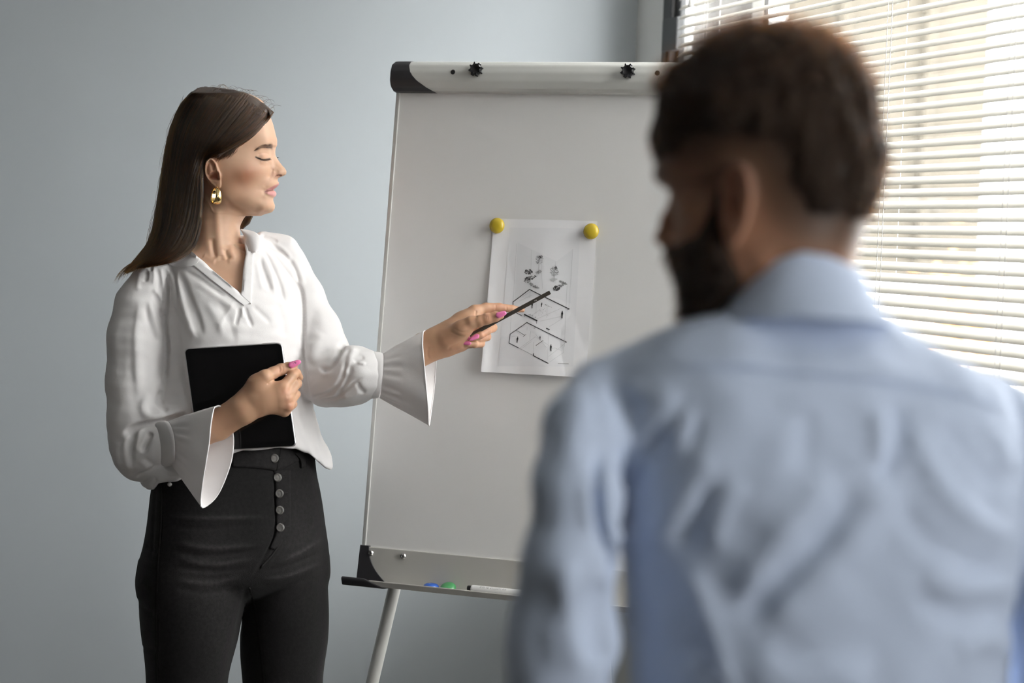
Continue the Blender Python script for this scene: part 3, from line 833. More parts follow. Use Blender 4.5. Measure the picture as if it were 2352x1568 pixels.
def lumps(V, F, amp, scale, seed, stretch=(1, 1, 1)):
    """smooth random relief"""
    N = vnormals(V, F); r = np.random.default_rng(seed); d = np.zeros(len(V)); Q = V * np.array(stretch)
    for i in range(7):
        k = r.normal(size=3); k = k / np.linalg.norm(k) * scale * r.uniform(.6, 1.7)
        d += np.sin(Q @ k + r.uniform(0, 6.28))
    return V + N * (d * amp / 2.6)[:, None]
def bvh_of(o):
    from mathutils.bvhtree import BVHTree
    me = o.data; M4 = o.matrix_world.copy()
    L = Vector([float(v) for v in origin_of(o)])
    return BVHTree.FromPolygons([v.co + L for v in me.vertices], [tuple(p.vertices) for p in me.polygons])
def bvh_arr(V, F):
    from mathutils.bvhtree import BVHTree
    Wd = cam2world(V)
    return BVHTree.FromPolygons([Vector(v) for v in Wd.tolist()], F.tolist())
_CV = Vector([float(v) for v in CAM])
def hit(bvh, x, y, zdef):
    d = Vector([float(v) for v in (W(x, y, 1.0) - CAM)]); L = d.length
    r = bvh.ray_cast(_CV, d / L)
    if r[0] is None: return zdef
    return (r[0] - _CV).length / L
def strip_on(bvh, left, right, lift, zdef, n=40, m=6, thick=.0015, lipz=.0):
    """a band of cloth lying on a surface between two pixel polylines (same length); lift towards the camera, rounded edges"""
    A, B_ = curve_pts(left, 6), curve_pts(right, 6)
    q = np.linspace(0, 1, n)
    def re(P):
        L = np.concatenate([[0], np.cumsum(np.linalg.norm(np.diff(P, axis=0), axis=1))]); L /= L[-1]
        return np.stack([np.interp(q, L, P[:, 0]), np.interp(q, L, P[:, 1])], 1)
    A, B_ = re(A), re(B_)
    zz = np.zeros((n, m))
    for i in range(n):
        for j in range(m):
            t = j / (m - 1); p = A[i] * (1 - t) + B_[i] * t
            zz[i, j] = hit(bvh, p[0], p[1], zdef)
    med = np.median(zz, 1, keepdims=True); zz = np.where(np.abs(zz - med) > .03, med, zz)
    k = 2
    for _ in range(k):
        z2 = zz.copy(); z2[1:-1] = (zz[:-2] + 2 * zz[1:-1] + zz[2:]) / 4; zz = z2
    V = []; 
    for i in range(n):
        for j in range(m):
            t = j / (m - 1); p = A[i] * (1 - t) + B_[i] * t
            V.append(W(p[0], p[1], zz[i, j] - lift))
    for i in range(n):
        for j in range(m):
            t = j / (m - 1); p = A[i] * (1 - t) + B_[i] * t
            V.append(W(p[0], p[1], zz[i, j] + thick))
    I = np.arange(n * m).reshape(n, m); O = n * m
    F = [tuple(f) for f in np.stack([I[:-1, :-1], I[1:, :-1], I[1:, 1:], I[:-1, 1:]], -1).reshape(-1, 4)]
    F += [(f[3] + O, f[2] + O, f[1] + O, f[0] + O) for f in F[:]]
    rim = list(I[0, :]) + list(I[1:, -1]) + list(I[-1, -2::-1]) + list(I[-2:0:-1, 0])
    F += [(rim[k_], rim[(k_ + 1) % len(rim)], rim[(k_ + 1) % len(rim)] + O, rim[k_] + O) for k_ in range(len(rim))]
    return np.array(V), F
def hair_curves(name, strands, radius, m, parent):
    """strands: list of (n,3) world arrays -> one Curves object"""
    hc = bpy.data.hair_curves.new(name)
    hc.add_curves([len(s) for s in strands])
    po = origin_of(parent)
    P = (np.concatenate(strands) - po).astype(np.float32)
    hc.attributes['position'].data.foreach_set('vector', P.ravel())
    r = hc.attributes.get('radius') or hc.attributes.new('radius', 'FLOAT', 'POINT')
    rad = np.concatenate([radius * np.interp(np.linspace(0, 1, len(s)), [0, .15, .7, 1], [.7, 1, .9, .25]) for s in strands]).astype(np.float32)
    r.data.foreach_set('value', rad)
    o = bpy.data.objects.new(name, hc); col.objects.link(o); o.parent = parent
    hc.materials.append(m)
    return o

# ------------------------------------------------------------------ woman
def mix3(Cc, m, c): return Cc * (1 - m[:, None]) + np.array(c) * m[:, None]
M['skin'] = mat('skin_fair', (0.66, 0.42, 0.29), 0.48, vcol=True, sss=0.22, bump=(900, .10, .0004), vary=(70, .025), spec=.35)
M['blouse'] = mat('white_cotton_blouse', (0.87, 0.85, 0.85), 0.9, spec=.15, bump=(700, .25, .0006), sheen=.15, translucent=0.16, crumple=(34, .22, .006))
M['denim'] = mat('washed_black_denim', (0.012, 0.0115, 0.012), 0.85, vcol=True, spec=.2, bump=(700, .6, .0010), vary=(170, .30), sheen=.05)
M['denim_seam'] = mat('black_denim_seam', (0.017, 0.016, 0.016), 0.85, spec=.2, bump=(900, .3, .0006), vary=(160, .2))
M['gold'] = mat('polished_gold', (0.90, 0.66, 0.30), 0.10, metal=1.0)
M['button'] = mat('silver_jeans_button', (0.72, 0.71, 0.69), 0.30, metal=0.9, bump=(900, .3, .0004))
M['nail'] = mat('pink_nail_polish', (0.80, 0.20, 0.42), 0.16, coat=.6)
M['nail_dark'] = mat('dark_nail_print', (0.03, 0.015, 0.03), 0.4)
M['lash'] = mat('dark_lash', (0.012, 0.009, 0.008), 0.6)
M['shoe'] = mat('white_sneaker_leather', (0.75, 0.75, 0.74), 0.5)
M['sole'] = mat('rubber_sole', (0.6, 0.59, 0.57), 0.7)
M['hair_base'] = mat('dark_brown_hair_mass', (0.042, 0.025, 0.017), 0.5, spec=.4, bump=(240, .5, .002, (1, 1, .05)))
def hair_mat(name, melanin, redness, rough=.3, random_=.25):
    m = bpy.data.materials.new(name); m.use_nodes = True; nt = m.node_tree
    for n in list(nt.nodes):
        if n.type != 'OUTPUT_MATERIAL': nt.nodes.remove(n)
    h = nt.nodes.new('ShaderNodeBsdfHairPrincipled'); h.parametrization = 'MELANIN'
    h.inputs['Melanin'].default_value = melanin; h.inputs['Melanin Redness'].default_value = redness
    h.inputs['Roughness'].default_value = rough; h.inputs['Radial Roughness'].default_value = .4; h.inputs['Random Color'].default_value = random_
    nt.links.new(h.outputs[0], [n for n in nt.nodes if n.type == 'OUTPUT_MATERIAL'][0].inputs['Surface'])
    return m
M['hair'] = hair_mat('dark_brown_hair', .74, .62, .28, .55)
M['hair_gloss'] = M['hair']

ZS = 3.72
MM = ZS / FP * 1000                           # millimetres per pixel at the head
# profile rows of the head: y px, x of the silhouette px, [(offset px back from it, half width mm)]
FACE = [
 (215, 590, [(3, 14), (8, 24), (18, 36), (32, 46), (55, 54), (90, 58), (130, 54), (165, 38), (178, 0)]),
 (240, 608, [(3, 15), (8, 27), (16, 40), (30, 52), (54, 62), (88, 68), (130, 68), (185, 44), (203, 0)]),
 (262, 618, [(2.5, 15), (7, 28), (15, 42), (29, 55), (52, 64), (85, 70), (128, 72), (195, 50), (220, 0)]),
 (285, 627, [(2, 14), (6, 27), (14, 42), (28, 55), (50, 64), (82, 70), (125, 74), (205, 52), (236, 0)]),
 (310, 633.2, [(2, 14), (6, 27), (14, 42), (28, 55), (50, 64), (82, 70), (125, 75), (210, 54), (244, 0)]),
 (324, 636.6, [(2, 12), (6, 24), (13, 39), (26, 52), (46, 61), (78, 68), (124, 75), (212, 54), (248, 0)]),
 (332, 636.6, [(2, 10), (6, 21), (12, 35), (24, 49), (43, 59), (75, 67), (124, 75), (212, 54), (248, 0)]),
 (340, 633.3, [(1.5, 7), (5, 14), (10, 25), (19, 41), (37, 55.5), (70, 66), (121, 74.5), (208, 54), (244, 0)]),
 (348, 632.2, [(1.2, 5.5), (4, 10), (8.5, 17), (15, 31), (32, 51.5), (66, 65), (120, 74), (206, 53), (242, 0)]),
 (356, 633, [(1.2, 5), (4.5, 9), (9, 14), (15, 27), (31, 49), (67, 64.5), (121, 74), (206, 52), (241, 0)]),
 (364, 637, [(1.6, 5), (6, 9), (12, 13.5), (20, 27), (37, 48), (73, 65), (126, 73.5), (208, 50), (242, 0)]),
 (372, 642.2, [(1.8, 5), (7, 9), (14, 13), (24, 24), (43, 45), (80, 65.5), (131, 73), (210, 48), (242, 0)]),
 (380, 648.5, [(2, 5.2), (8, 9.5), (16, 13), (27.5, 21.5), (48, 43.5), (87, 65.5), (138, 72.5), (212, 46), (242, 0)]),
 (388, 655.4, [(2, 5.8), (7, 10.5), (16, 14.8), (29, 20), (52, 42.5), (94, 65), (144, 72), (214, 44), (242, 0)]),
 (394.5, 658, [(2, 6), (7, 11), (16, 15.5), (30, 19.3), (53, 41), (96, 64.5), (147, 71.5), (212, 42), (240, 0)]),
 (400, 656.9, [(2, 5), (7, 10.5), (16, 15.5), (29, 19), (51, 39.5), (95, 63.5), (146, 71), (206, 40), (236, 0)]),
 (404.4, 650, [(1.6, 4.5), (6, 9.5), (13, 14.5), (23, 19), (44, 38.5), (88, 62.5), (139, 70), (196, 38), (226, 0)]),
 (408, 641.5, [(1.2, 5), (4, 9.5), (9, 15), (17, 22), (36, 37.5), (79, 61), (130, 69), (186, 36), (216, 0)]),
 (411, 638.3, [(1, 5.5), (4, 11), (9, 18), (17, 26), (34, 38), (75, 60), (126, 68), (182, 35), (210, 0)]),
 (414.5, 637.8, [(1, 5.5), (4, 11.5), (9, 18.5), (17, 26.5), (34, 38), (75, 59), (125, 67.5), (180, 34), (206, 0)]),
 (419, 640.4, [(1, 5.5), (4, 11.5), (9.5, 18.5), (18, 26.5), (36, 38), (77, 58), (127, 66.5), (180, 33), (204, 0)]),
 (423, 640.6, [(1.2, 6), (4.2, 12), (10, 19), (18, 26), (36, 37), (77, 57), (127, 66), (178, 32), (200, 0)]),
 (428, 637, [(1.2, 7), (4.2, 13), (9.5, 19.5), (17, 26), (34, 36), (74, 55.5), (123, 65), (172, 31), (192, 0)]),
 (433.5, 630.5, [(1, 7), (4, 12.5), (8.5, 18.5), (15, 24.5), (29, 33.5), (67, 53.5), (116, 64), (162, 30), (182, 0)]),
 (436.2, 628, [(1, 7), (4, 12), (8, 17.5), (13.5, 23), (27, 32), (64, 52.5), (113, 63.5), (158, 30), (178, 0)]),
 (439, 632, [(1, 6.5), (4, 12.5), (9, 19), (16, 25), (30, 33), (67, 52), (116, 63), (160, 30), (180, 0)]),
 (445, 634.8, [(1.2, 7), (4.5, 13.5), (10, 20.5), (17.5, 26.5), (32, 34), (69, 51), (118, 62), (160, 30), (178, 0)]),
 (450.4, 632.8, [(1.2, 7), (4.2, 13), (9.5, 19.8), (16, 26), (30, 33), (66, 49.5), (115, 61), (154, 30), (172, 0)]),
 (455, 628, [(1, 6.5), (3.6, 12), (8, 19), (14, 25), (27, 32), (61, 47), (109, 56), (146, 30), (164, 0)]),
 (460, 627.6, [(1, 6.5), (3.8, 12.5), (8.5, 19.5), (15, 25.5), (28, 32), (61, 45.5), (108, 53), (144, 30), (160, 0)]),
 (466, 629.6, [(1.2, 6.5), (4.2, 13), (9.5, 20), (16, 26), (30, 32.5), (62, 43.5), (109, 48.5), (142, 30), (158, 0)]),
 (473, 631.3, [(1.2, 6.2), (4.4, 12.5), (10, 19.5), (17, 25.5), (31, 32), (62, 39), (110, 33), (140, 30), (154, 0)]),
 (479, 630.6, [(1.2, 5.5), (4.2, 11), (9.5, 17.5), (16, 23.5), (30, 30), (60, 33.5), (108, 28), (136, 28.8), (150, 0)]),
 (484.5, 627, [(1.2, 4.6), (4, 9), (9, 14.5), (15, 20), (28, 27), (56, 26.5), (103, 22), (130, 23.6), (144, 0)]),
 (488.5, 621.5, [(1.2, 3.2), (4, 6.5), (8.5, 11), (14, 15.5), (26, 22), (50, 18.5), (96, 15), (122, 17.6), (138, 0)]),
 (491, 612, [(1, 1.2), (3.5, 2.8), (8, 5.2), (14, 7.5), (24, 9), (42, 9.5), (84, 8), (108, 6), (126, 0)]),
 (495, 602, [(.8, .5), (2, .9), (4, 1.3), (8, 1.8), (14, 2.2), (32, 2.6), (74, 2.4), (98, 2), (116, 0)]),
]
EAR = [(481, 361.6), (488, 363), (494, 368), (499, 377), (503, 387), (506, 396), (508, 410), (508.5, 424), (507, 431), (500, 434), (493.6, 431), (484, 423), (475, 412), (469.5, 402), (467.8, 392), (468.5, 380), (472.5, 369)]
def head_field():
    """half width (mm) of the head over the pixel grid, ear, eye, nose and mouth relief included"""
    xs = np.arange(370, 680, 1.0); ys = np.arange(212, 497, 1.0)
    yr = np.array([r[0] for r in FACE]); K = len(FACE[0][2])
    x0 = smooth_interp(yr, np.array([r[1] for r in FACE]), ys)
    def gs(v, sg):
        if sg <= 0: return v
        r = int(sg * 3) + 1; k = np.exp(-.5 * (np.arange(-r, r + 1) / sg) ** 2); k /= k.sum()
        return np.convolve(np.pad(v, r, mode='edge'), k, mode='valid')
    SG = [0, .8, 2.0, 4.5, 7, 9, 9, 9, 9]
    off, wid = [], []
    for k in range(K):
        xa = smooth_interp(yr, np.array([r[1] - r[2][k][0] for r in FACE]), ys)
        off.append(np.maximum(x0 - gs(xa, SG[k]), (off[-1] + .6) if off else .5)); wid.append(gs(smooth_interp(yr, np.array([r[2][k][1] for r in FACE]), ys), SG[k] * .6 if k < 7 else 3))
    Y = np.full((len(xs), len(ys)), -6.0)
    u = np.linspace(0, K, K * 24 + 1)
    for j in range(len(ys)):
        px = np.array([0.0] + [o[j] for o in off]); pw = np.array([0.0] + [w[j] for w in wid])
        # parametric curve, squared width near the front for a round edge
        X = smooth_interp(np.arange(K + 1), px, u); Wd = smooth_interp(np.arange(K + 1), pw, u)
        m = u <= 1; Wd[m] = pw[1] * np.sqrt(np.clip(X[m] / px[1], 0, 1))
        xi = x0[j] - xs
        y = np.interp(xi, X, Wd, left=-6, right=-6)
        front = (xi < 0); y[front] = np.maximum(-8, xi[front] * 3.0); Y[:, j] = y
    P = np.stack(np.meshgrid(xs, ys, indexing='ij'), -1).reshape(-1, 2)
    # even out the cheek and temple, away from the profile
    Yb = np.maximum(Y, -2)
    for ax_ in (0, 1): Yb = np.apply_along_axis(lambda v: gs(v, 9.0), ax_, Yb)
    dist = np.clip((x0[None, :] - xs[:, None] - 22) / 22, 0, 1) * np.clip((Y - 8) / 25, 0, 1)
    dist = dist * dist * (3 - 2 * dist); Y = Y * (1 - dist) + Yb * dist
    Ysm = Y.copy()
    for _ in range(2):
        Ysm[1:-1, 1:-1] = (Ysm[1:-1, 1:-1] * 4 + Ysm[:-2, 1:-1] + Ysm[2:, 1:-1] + Ysm[1:-1, :-2] + Ysm[1:-1, 2:]) / 8
    Y = np.where(Y > 4, Ysm, Y); Yf = Y.ravel().copy()
    face_only = Y.copy()
    def st(poly, w, hmm, tp=1):
        d, s_, par = seg_dist(P, curve_pts(poly)); ww = np.where(s_ > 0, w[1], w[0]) if isinstance(w, tuple) else w
        e = 1.0
        if tp: e = np.clip(np.minimum(par, 1 - par) * 5, 0, 1); e = e * e * (3 - 2 * e)
        return hmm * np.exp(-(d / ww) ** 2) * e
    A = np.zeros(len(P))
    A += st([(606, 360), (609, 361)], 10, 3.4, 0)                                  # eyeball under the lid
    A += st([(590, 357), (597, 353), (606, 351.5), (614, 352.5), (620, 356)], 2.0, -1.3)  # lid crease
    A += st([(588, 361.5), (594, 364), (601, 366.3), (608, 366.6), (615, 365.5), (620, 364)], (1.2, 2.2), -1.3)  # lid edge
    A += st([(596, 371), (606, 373.5), (615, 371)], 4.0, 1.0)
    A += st([(594, 377), (606, 380), (618, 378)], 5.0, -.8)
    A += st([(587, 345), (600, 335), (612, 333), (624, 336)], 5.5, 1.5)            # brow
    A += st([(628, 386), (623, 393), (620, 400), (619.5, 406), (623, 411)], (3.6, 5.5), -1.5)  # wing crease
    A += st([(629, 397), (628, 402), (632, 406)], 4.6, 1.5, 0)
    A += st([(633, 404.6), (639, 402.6), (646.5, 402.6)], 1.9, -3.6)               # nostril
    A += st([(629.5, 395), (640, 392)], 3.5, -.5)
    A += st([(608.5, 440.4), (613, 438.5), (619, 437), (625, 436.2), (629, 436)], 1.5, -3.0)     # mouth slit
    A += st([(611, 438.5), (618, 433.8), (627, 429), (637, 424.5)], 3.4, 1.3)
    A += st([(611, 442.5), (620, 445), (631, 446)], 4.2, 2.0)
    A += st([(610, 446), (618, 451), (629, 455)], 3.6, -1.0)
    A += st([(605.5, 438), (606.5, 443)], 4.0, -1.3, 0)
    A += st([(622, 411), (613, 422), (607, 432)], 4.5, -.7)
    A += st([(600, 388), (580, 393), (555, 397)], 16, 1.8, 0)                         # cheek bone
    A += st([(588, 428), (560, 432)], 18, -1.2, 0)
    A += st([(512, 440), (530, 465), (556, 482), (590, 489)], 6, 1.0)
    A += st([(628, 474), (621, 473)], 9, 1.0, 0)
    # ear
    de = poly_sd(P, EAR)
    back = np.clip((508 - P[:, 0]) / 36, 0, 1)
    ear = np.clip(-de / 2.2, 0, 1); ear = ear * ear * (3 - 2 * ear) * (4.0 + 8.5 * back)
    helix = 2.2 * np.exp(-((de + 3.6) / 2.2) ** 2) * (P[:, 0] < 500)
    groove = -3.2 * np.exp(-((de + 8.2) / 2.4) ** 2) * np.clip((496 - P[:, 0]) / 8, 0, 1) * np.clip((417 - P[:, 1]) / 8, 0, 1)
    con = poly_sd(P, [(496, 393), (500.5, 399), (503.5, 411), (499, 413), (491, 411.5), (480.5, 409), (481, 403), (485, 397.5), (490, 394)])
    concha = -9.0 / (1 + np.exp(con / 1.0)) - 3.0 / (1 + np.exp((con + 4) / 1.0))
    fossa = -3.6 * np.exp(-(seg_dist(P, [(483, 372), (489, 380), (490, 389)])[0] / 3.2) ** 2)
    tragus = 2.6 * np.exp(-((P[:, 0] - 505.5) ** 2 / 9 + (P[:, 1] - 402) ** 2 / 50))
    crus = 1.6 * np.exp(-(seg_dist(P, [(497, 372), (496, 385), (489, 394), (480, 398)])[0] / 2.4) ** 2)
    lobe = 1.4 * np.exp(-((P[:, 0] - 499) ** 2 / 50 + (P[:, 1] - 425) ** 2 / 40))
    A += np.where(de < 3, ear + helix + groove + concha + fossa + crus + lobe, 0) + tragus
    Y2 = (Yf + np.where(Yf > 3, A, 0)).reshape(Y.shape)
    return xs, ys, Y2, face_only
def hair_dome():
    """half width (mm) of the combed hair over the pixel grid"""
    hx_ = np.arange(262, 650, 1.0); hy_ = np.arange(196, 655, 1.0)
    HR_ = np.array([(197, 474, 476, 2), (200.5, 462, 500, 4), (203, 452, 522, 11), (207, 444, 545, 24), (212, 438, 562, 36), (222, 427, 588, 50), (240, 412, 612, 63), (262, 402, 638, 73), (290, 391, 642, 80), (330, 381, 642, 84), (365, 374, 642, 84), (410, 367, 630, 83), (460, 360, 575, 81), (510, 351, 535, 83), (545, 343, 505, 88), (570, 332, 482, 94), (590, 316, 462, 100), (605, 296, 450, 104), (625, 280, 430, 104), (655, 262, 420, 104)], float)
    xl = smooth_interp(HR_[:, 0], HR_[:, 1], hy_); xr = smooth_interp(HR_[:, 0], HR_[:, 2], hy_); T = smooth_interp(HR_[:, 0], HR_[:, 3], hy_)
    u = (2 * hx_[:, None] - xl - xr) / np.maximum(xr - xl, 1)
    D = np.where(np.abs(u) < 1, T * np.sqrt(np.clip(1 - np.abs(u) ** 2.3, 0, 1)), -20 * (np.abs(u) - 1))
    return hx_, hy_, D
def bilin(xs, ys, Z, px, py, fill):
    i = (px - xs[0]) / (xs[1] - xs[0]); j = (py - ys[0]) / (ys[1] - ys[0])
    ok = (i >= 0) & (j >= 0) & (i <= len(xs) - 1.001) & (j <= len(ys) - 1.001)
    i = np.clip(i, 0, len(xs) - 1.001); j = np.clip(j, 0, len(ys) - 1.001)
    a, b = i.astype(int), j.astype(int); s, t = i - a, j - b
    v = (Z[a, b] * (1 - s) + Z[a + 1, b] * s) * (1 - t) + (Z[a, b + 1] * (1 - s) + Z[a + 1, b + 1] * s) * t
    return np.where(ok, v, fill)
def relief_solid(g, xs, ys, Y, zs, k, dz=.0):
    """union with the solid |depth - zs| < Y(pixel) (Y in mm), nearly a true distance"""
    gx, gy = np.gradient(Y, xs[1] - xs[0]); gx, gy = gx / MM, gy / MM
    nrm = 1 / np.sqrt(1 + np.clip(gx ** 2 + gy ** 2, 0, 9))
    a = C3(xs[0], ys[0], zs); b = C3(xs[-1], ys[-1], zs)
    T = max(Y.max() * .001, .01)
    sl = g.sub(np.minimum(a, b) * np.array([1, 1, 1]) - np.array([.0, .0, T]), np.maximum(a, b) + np.array([0, 0, T]), .01)
    X, Yc, Z = g.coords(sl)
    Zb = np.broadcast_to(Z, (X.shape[0], Yc.shape[1], Z.shape[2]))
    px = 1176 + FP * X / Zb; py = 784 - FP * Yc / Zb
    hw = bilin(xs, ys, Y, px, py, -8.0) * .001; nn = bilin(xs, ys, nrm, px, py, 1.0)
    d = (np.abs(Zb - zs) - hw) * nn
    g.union(sl, d.astype(np.float32), k)

def nail_vf(base, tip, width, zoff, n=9, m=7, curl=.35):
    """a long tapered finger nail from base to tip (px, py, depth), width px, arched towards the camera"""
    a, b = np.array(W(*base)), np.array(W(*tip)); ax = b - a; L = np.linalg.norm(ax); ax /= L
    nv = CAM - a; nv -= ax * (nv @ ax); nv /= np.linalg.norm(nv); sv = np.cross(ax, nv)
    w = width * base[2] / FP / 2; V = []
    for i in range(n):
        t = i / (n - 1)
        ww = w * (math.sqrt(min(1, t * 6 + .05)) * (1 - .45 * t ** 1.8)) * (1 if i < n - 1 else .55)
        for j in range(m):
            s = -1 + 2 * j / (m - 1)
            V.append(a + ax * L * t + sv * ww * s + nv * (zoff + .0014 + .55 * w * (1 - s * s) - curl * .004 * t * t))
    for v in V[:]: V.append(v - nv * .0011)
    I = np.arange(n * m).reshape(n, m); O = n * m
    F = [tuple(f) for f in np.stack([I[:-1, :-1], I[1:, :-1], I[1:, 1:], I[:-1, 1:]], -1).reshape(-1, 4)]
    F += [(f[3] + O, f[2] + O, f[1] + O, f[0] + O) for f in F[:]]
    rim = list(I[0, :]) + list(I[1:, -1]) + list(I[-1, -2::-1]) + list(I[-2:0:-1, 0])
    F += [(rim[k], rim[(k + 1) % len(rim)], rim[(k + 1) % len(rim)] + O, rim[k] + O) for k in range(len(rim))]
    return np.array(V), F

def build_woman():
    base = W(520, 1900, 3.75); root = empty('person', (base[0], base[1], 0.0))
    tag(root, 'woman in white blouse and black jeans pointing a pencil at the pinned sheet', 'person')
    SK = np.array([0.55, 0.345, 0.235])
    # ---------------- head, neck and chest
    xs, ys, Y, Yface = head_field()
    lo, hi = C3(365, 720, ZS), C3(700, 205, ZS)
    g = Grid((lo[0] - .03, lo[1], 3.60), (hi[0] + .02, hi[1] + .01, 3.86), .00105)
    NECK = [(440, 457, 560, 3.742, .050), (470, 452, 566, 3.742, .051), (490, 449, 566, 3.740, .052), (505, 447.5, 557.5, 3.738, .052), (520, 446, 551.5, 3.737, .053),
            (545, 441, 552.5, 3.737, .055), (565, 430, 560, 3.739, .060), (585, 408, 590, 3.742, .068), (605, 392, 632, 3.745, .073), (640, 396, 660, 3.748, .085), (680, 400, 668, 3.750, .095), (720, 402, 670, 3.75, .098)]
    g.stack(NECK, math.radians(8), 2.0, .004)
    hx_, hy_, D = hair_dome()
    PQ0 = np.stack(np.meshgrid(xs, ys, indexing='ij'), -1).reshape(-1, 2)
    lim = bilin(hx_, hy_, D, PQ0[:, 0], PQ0[:, 1], 60.0).reshape(Y.shape) - 5.0 + np.clip((PQ0[:, 0].reshape(Y.shape) - 585) * .25, 0, 30)
    top = np.clip((300 - PQ0[:, 1].reshape(Y.shape)) / 20, 0, 1) + np.clip((470 - PQ0[:, 0].reshape(Y.shape)) / 10, 0, 1)
    Y = np.where(top > .5, np.minimum(Y, lim), Y)
    relief_solid(g, xs, ys, Y, ZS, .012)
    V, F = g.mesh(2)
    V = sculpt(V, F, [
        ([(497, 470), (500, 520), (504, 560), (512, 592)], 9, 2.2), ([(470, 500), (474, 545), (484, 585)], 9, 1.0),
        ([(487, 545), (491, 575), (497, 594)], (5, 6), -3.2), ([(518, 570), (520, 583), (527, 596)], (5, 6), -3.0), ([(508, 585), (509, 600)], 6, -1.5),
        ([(531, 560), (533, 580), (540, 598)], 6, 1.4), ([(465, 586), (480, 596), (497, 602)], 6, 1.6), ([(521, 601), (540, 600), (560, 598)], 6, 1.2),
        ([(540, 510), (545, 540), (548, 565)], 5, .8), ([(512, 445), (535, 478), (565, 493)], 7, -1.0)])
    P = cam2px(V); Cc = np.tile(SK, (len(V), 1)); N = vnormals(V, F)
    def blob(x, y, rx, ry, rot=0):
        dx, dy = P[:, 0] - x, P[:, 1] - y; c, s = math.cos(rot), math.sin(rot)
        return np.exp(-(((dx * c + dy * s) / rx) ** 2 + ((-dx * s + dy * c) / ry) ** 2))
    Cc = mix3(Cc, .85 * blob(562, 404, 40, 23, -.25), (.33, .125, .065)); Cc = mix3(Cc, .5 * blob(535, 425, 34, 40), (.36, .19, .11)); Cc = mix3(Cc, .22 * blob(635, 402, 16, 8), (.62, .26, .20))  # blush, then rear cheek darkened to imitate light falling off, then pink nose
    Cc = mix3(Cc, .30 * blob(487, 398, 14, 30), (.62, .27, .17)); Cc = mix3(Cc, .35 * blob(604, 357, 13, 6), (.52, .30, .22))
    def band(poly, w, soft, c, amt):
        d, _, par = seg_dist(P, curve_pts(poly)); nonlocal_w = w
        a = amt / (1 + np.exp((d - nonlocal_w) / soft)); return mix3(Cc, a, c)
    def area(poly, soft, c, amt): return mix3(Cc, amt / (1 + np.exp(poly_sd(P, poly) / soft)), c)
    Cc = area([(586.5, 347), (591, 341), (598, 335.2), (604, 332), (613, 331), (621, 330), (625.5, 331.5), (626, 337), (625, 343), (621, 340.5), (613, 340), (602, 340), (593, 344)], .9, (.085, .05, .035), .82)
    Cc = area([(606.8, 440.2), (613, 435), (620, 431.3), (628, 427.2), (634, 424), (642, 420.3), (643, 427), (638, 430), (630, 434.6), (628, 436.5), (620, 437.5), (613, 439)], .6, (.44, .185, .19), .92)
    Cc = area([(607.5, 441), (614, 440.5), (621, 439.3), (628, 437.5), (634, 439), (637, 445), (634.5, 451.5), (629, 451.8), (622, 449.2), (614, 445)], .6, (.60, .29, .29), .92)
    Cc = band([(609, 440.3), (615, 438.4), (621, 437.6), (627, 436.6)], .9, .4, (.10, .025, .02), .9)
    Cc = band([(633.5, 404.4), (639, 402.7), (646.5, 402.6)], 1.5, .5, (.15, .035, .02), .9)
    Cc = band([(588.6, 361), (594, 363.8), (601, 365.8), (608, 366), (615, 365), (620.5, 364)], 1.25, .4, (.015, .010, .009), .96); Cc = band([(587.5, 360.5), (592, 362.6), (598, 364.6)], 1.5, .4, (.015, .010, .009), .9)
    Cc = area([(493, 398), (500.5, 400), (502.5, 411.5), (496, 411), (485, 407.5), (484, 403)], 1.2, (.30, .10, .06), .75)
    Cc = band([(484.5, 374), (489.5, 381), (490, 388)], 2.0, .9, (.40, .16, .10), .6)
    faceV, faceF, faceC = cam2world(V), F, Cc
    # ---------------- forearms and hands
    def hand_mesh(build, lo, hi, h=.0011, sm=2, strokes=None):
        g = Grid(lo, hi, h); build(g); V, F = g.mesh(sm)
        if strokes: V = sculpt(V, F, strokes)
        return V, F
    def left_hand(g):                      # the pointing hand
        fl = ((0, 0, 1), 1.45)
        g.chain([(790, 882, 3.69, 32), (880, 864, 3.67, 26), (930, 836, 3.667, 26), (955, 817, 3.666, 29), (975, 800, 3.665, 35), (1012, 786, 3.665, 32.5), (1045, 769, 3.667, 33)], .008, fl)
        g.chain([(1045, 769, 3.667, 33), (1074, 742, 3.678, 24), (1092, 719, 3.69, 14.5)], .008, ((0, 0, 1), 1.25))
        g.chain([(1000, 775, 3.67, 24), (1060, 738, 3.685, 20), (1090, 715, 3.69, 13.5)], .010)
        g.chain([(1090, 715, 3.69, 13.5), (1116, 707, 3.70, 11.5), (1146, 706, 3.708, 10.2)], .004)        # index
        g.chain([(1146, 706, 3.708, 10.2), (1176, 709, 3.715, 8.6), (1200, 711.5, 3.720, 5.6)], .002)
        g.chain([(1030, 778, 3.652, 25), (1062, 756, 3.64, 20), (1083, 741, 3.633, 15.5)], .010)           # thumb
        g.chain([(1083, 741, 3.633, 15.5), (1102, 737, 3.630, 12.6), (1119, 732, 3.629, 12.6), (1138, 727, 3.629, 11.2), (1150, 724.5, 3.630, 8.4)], .004)
        g.chain([(1060, 768, 3.665, 17), (1092, 752, 3.69, 12), (1131, 752, 3.688, 11.2)], .005)           # middle
        g.chain([(1131, 752, 3.688, 11.2), (1118, 759, 3.664, 10.6), (1103, 769, 3.652, 9.6), (1088, 776, 3.648, 7.5)], .0015)
        g.chain([(1062, 775, 3.668, 15), (1095, 770, 3.69, 10.5), (1118, 773, 3.682, 10.2)], .003)         # ring
        g.chain([(1118, 773, 3.682, 10.2), (1098, 778, 3.666, 9.4), (1078, 779, 3.658, 7.5)], .0015)
        g.chain([(1050, 792, 3.668, 15), (1078, 789, 3.68, 10), (1104, 788.5, 3.676, 9.8)], .003)          # little
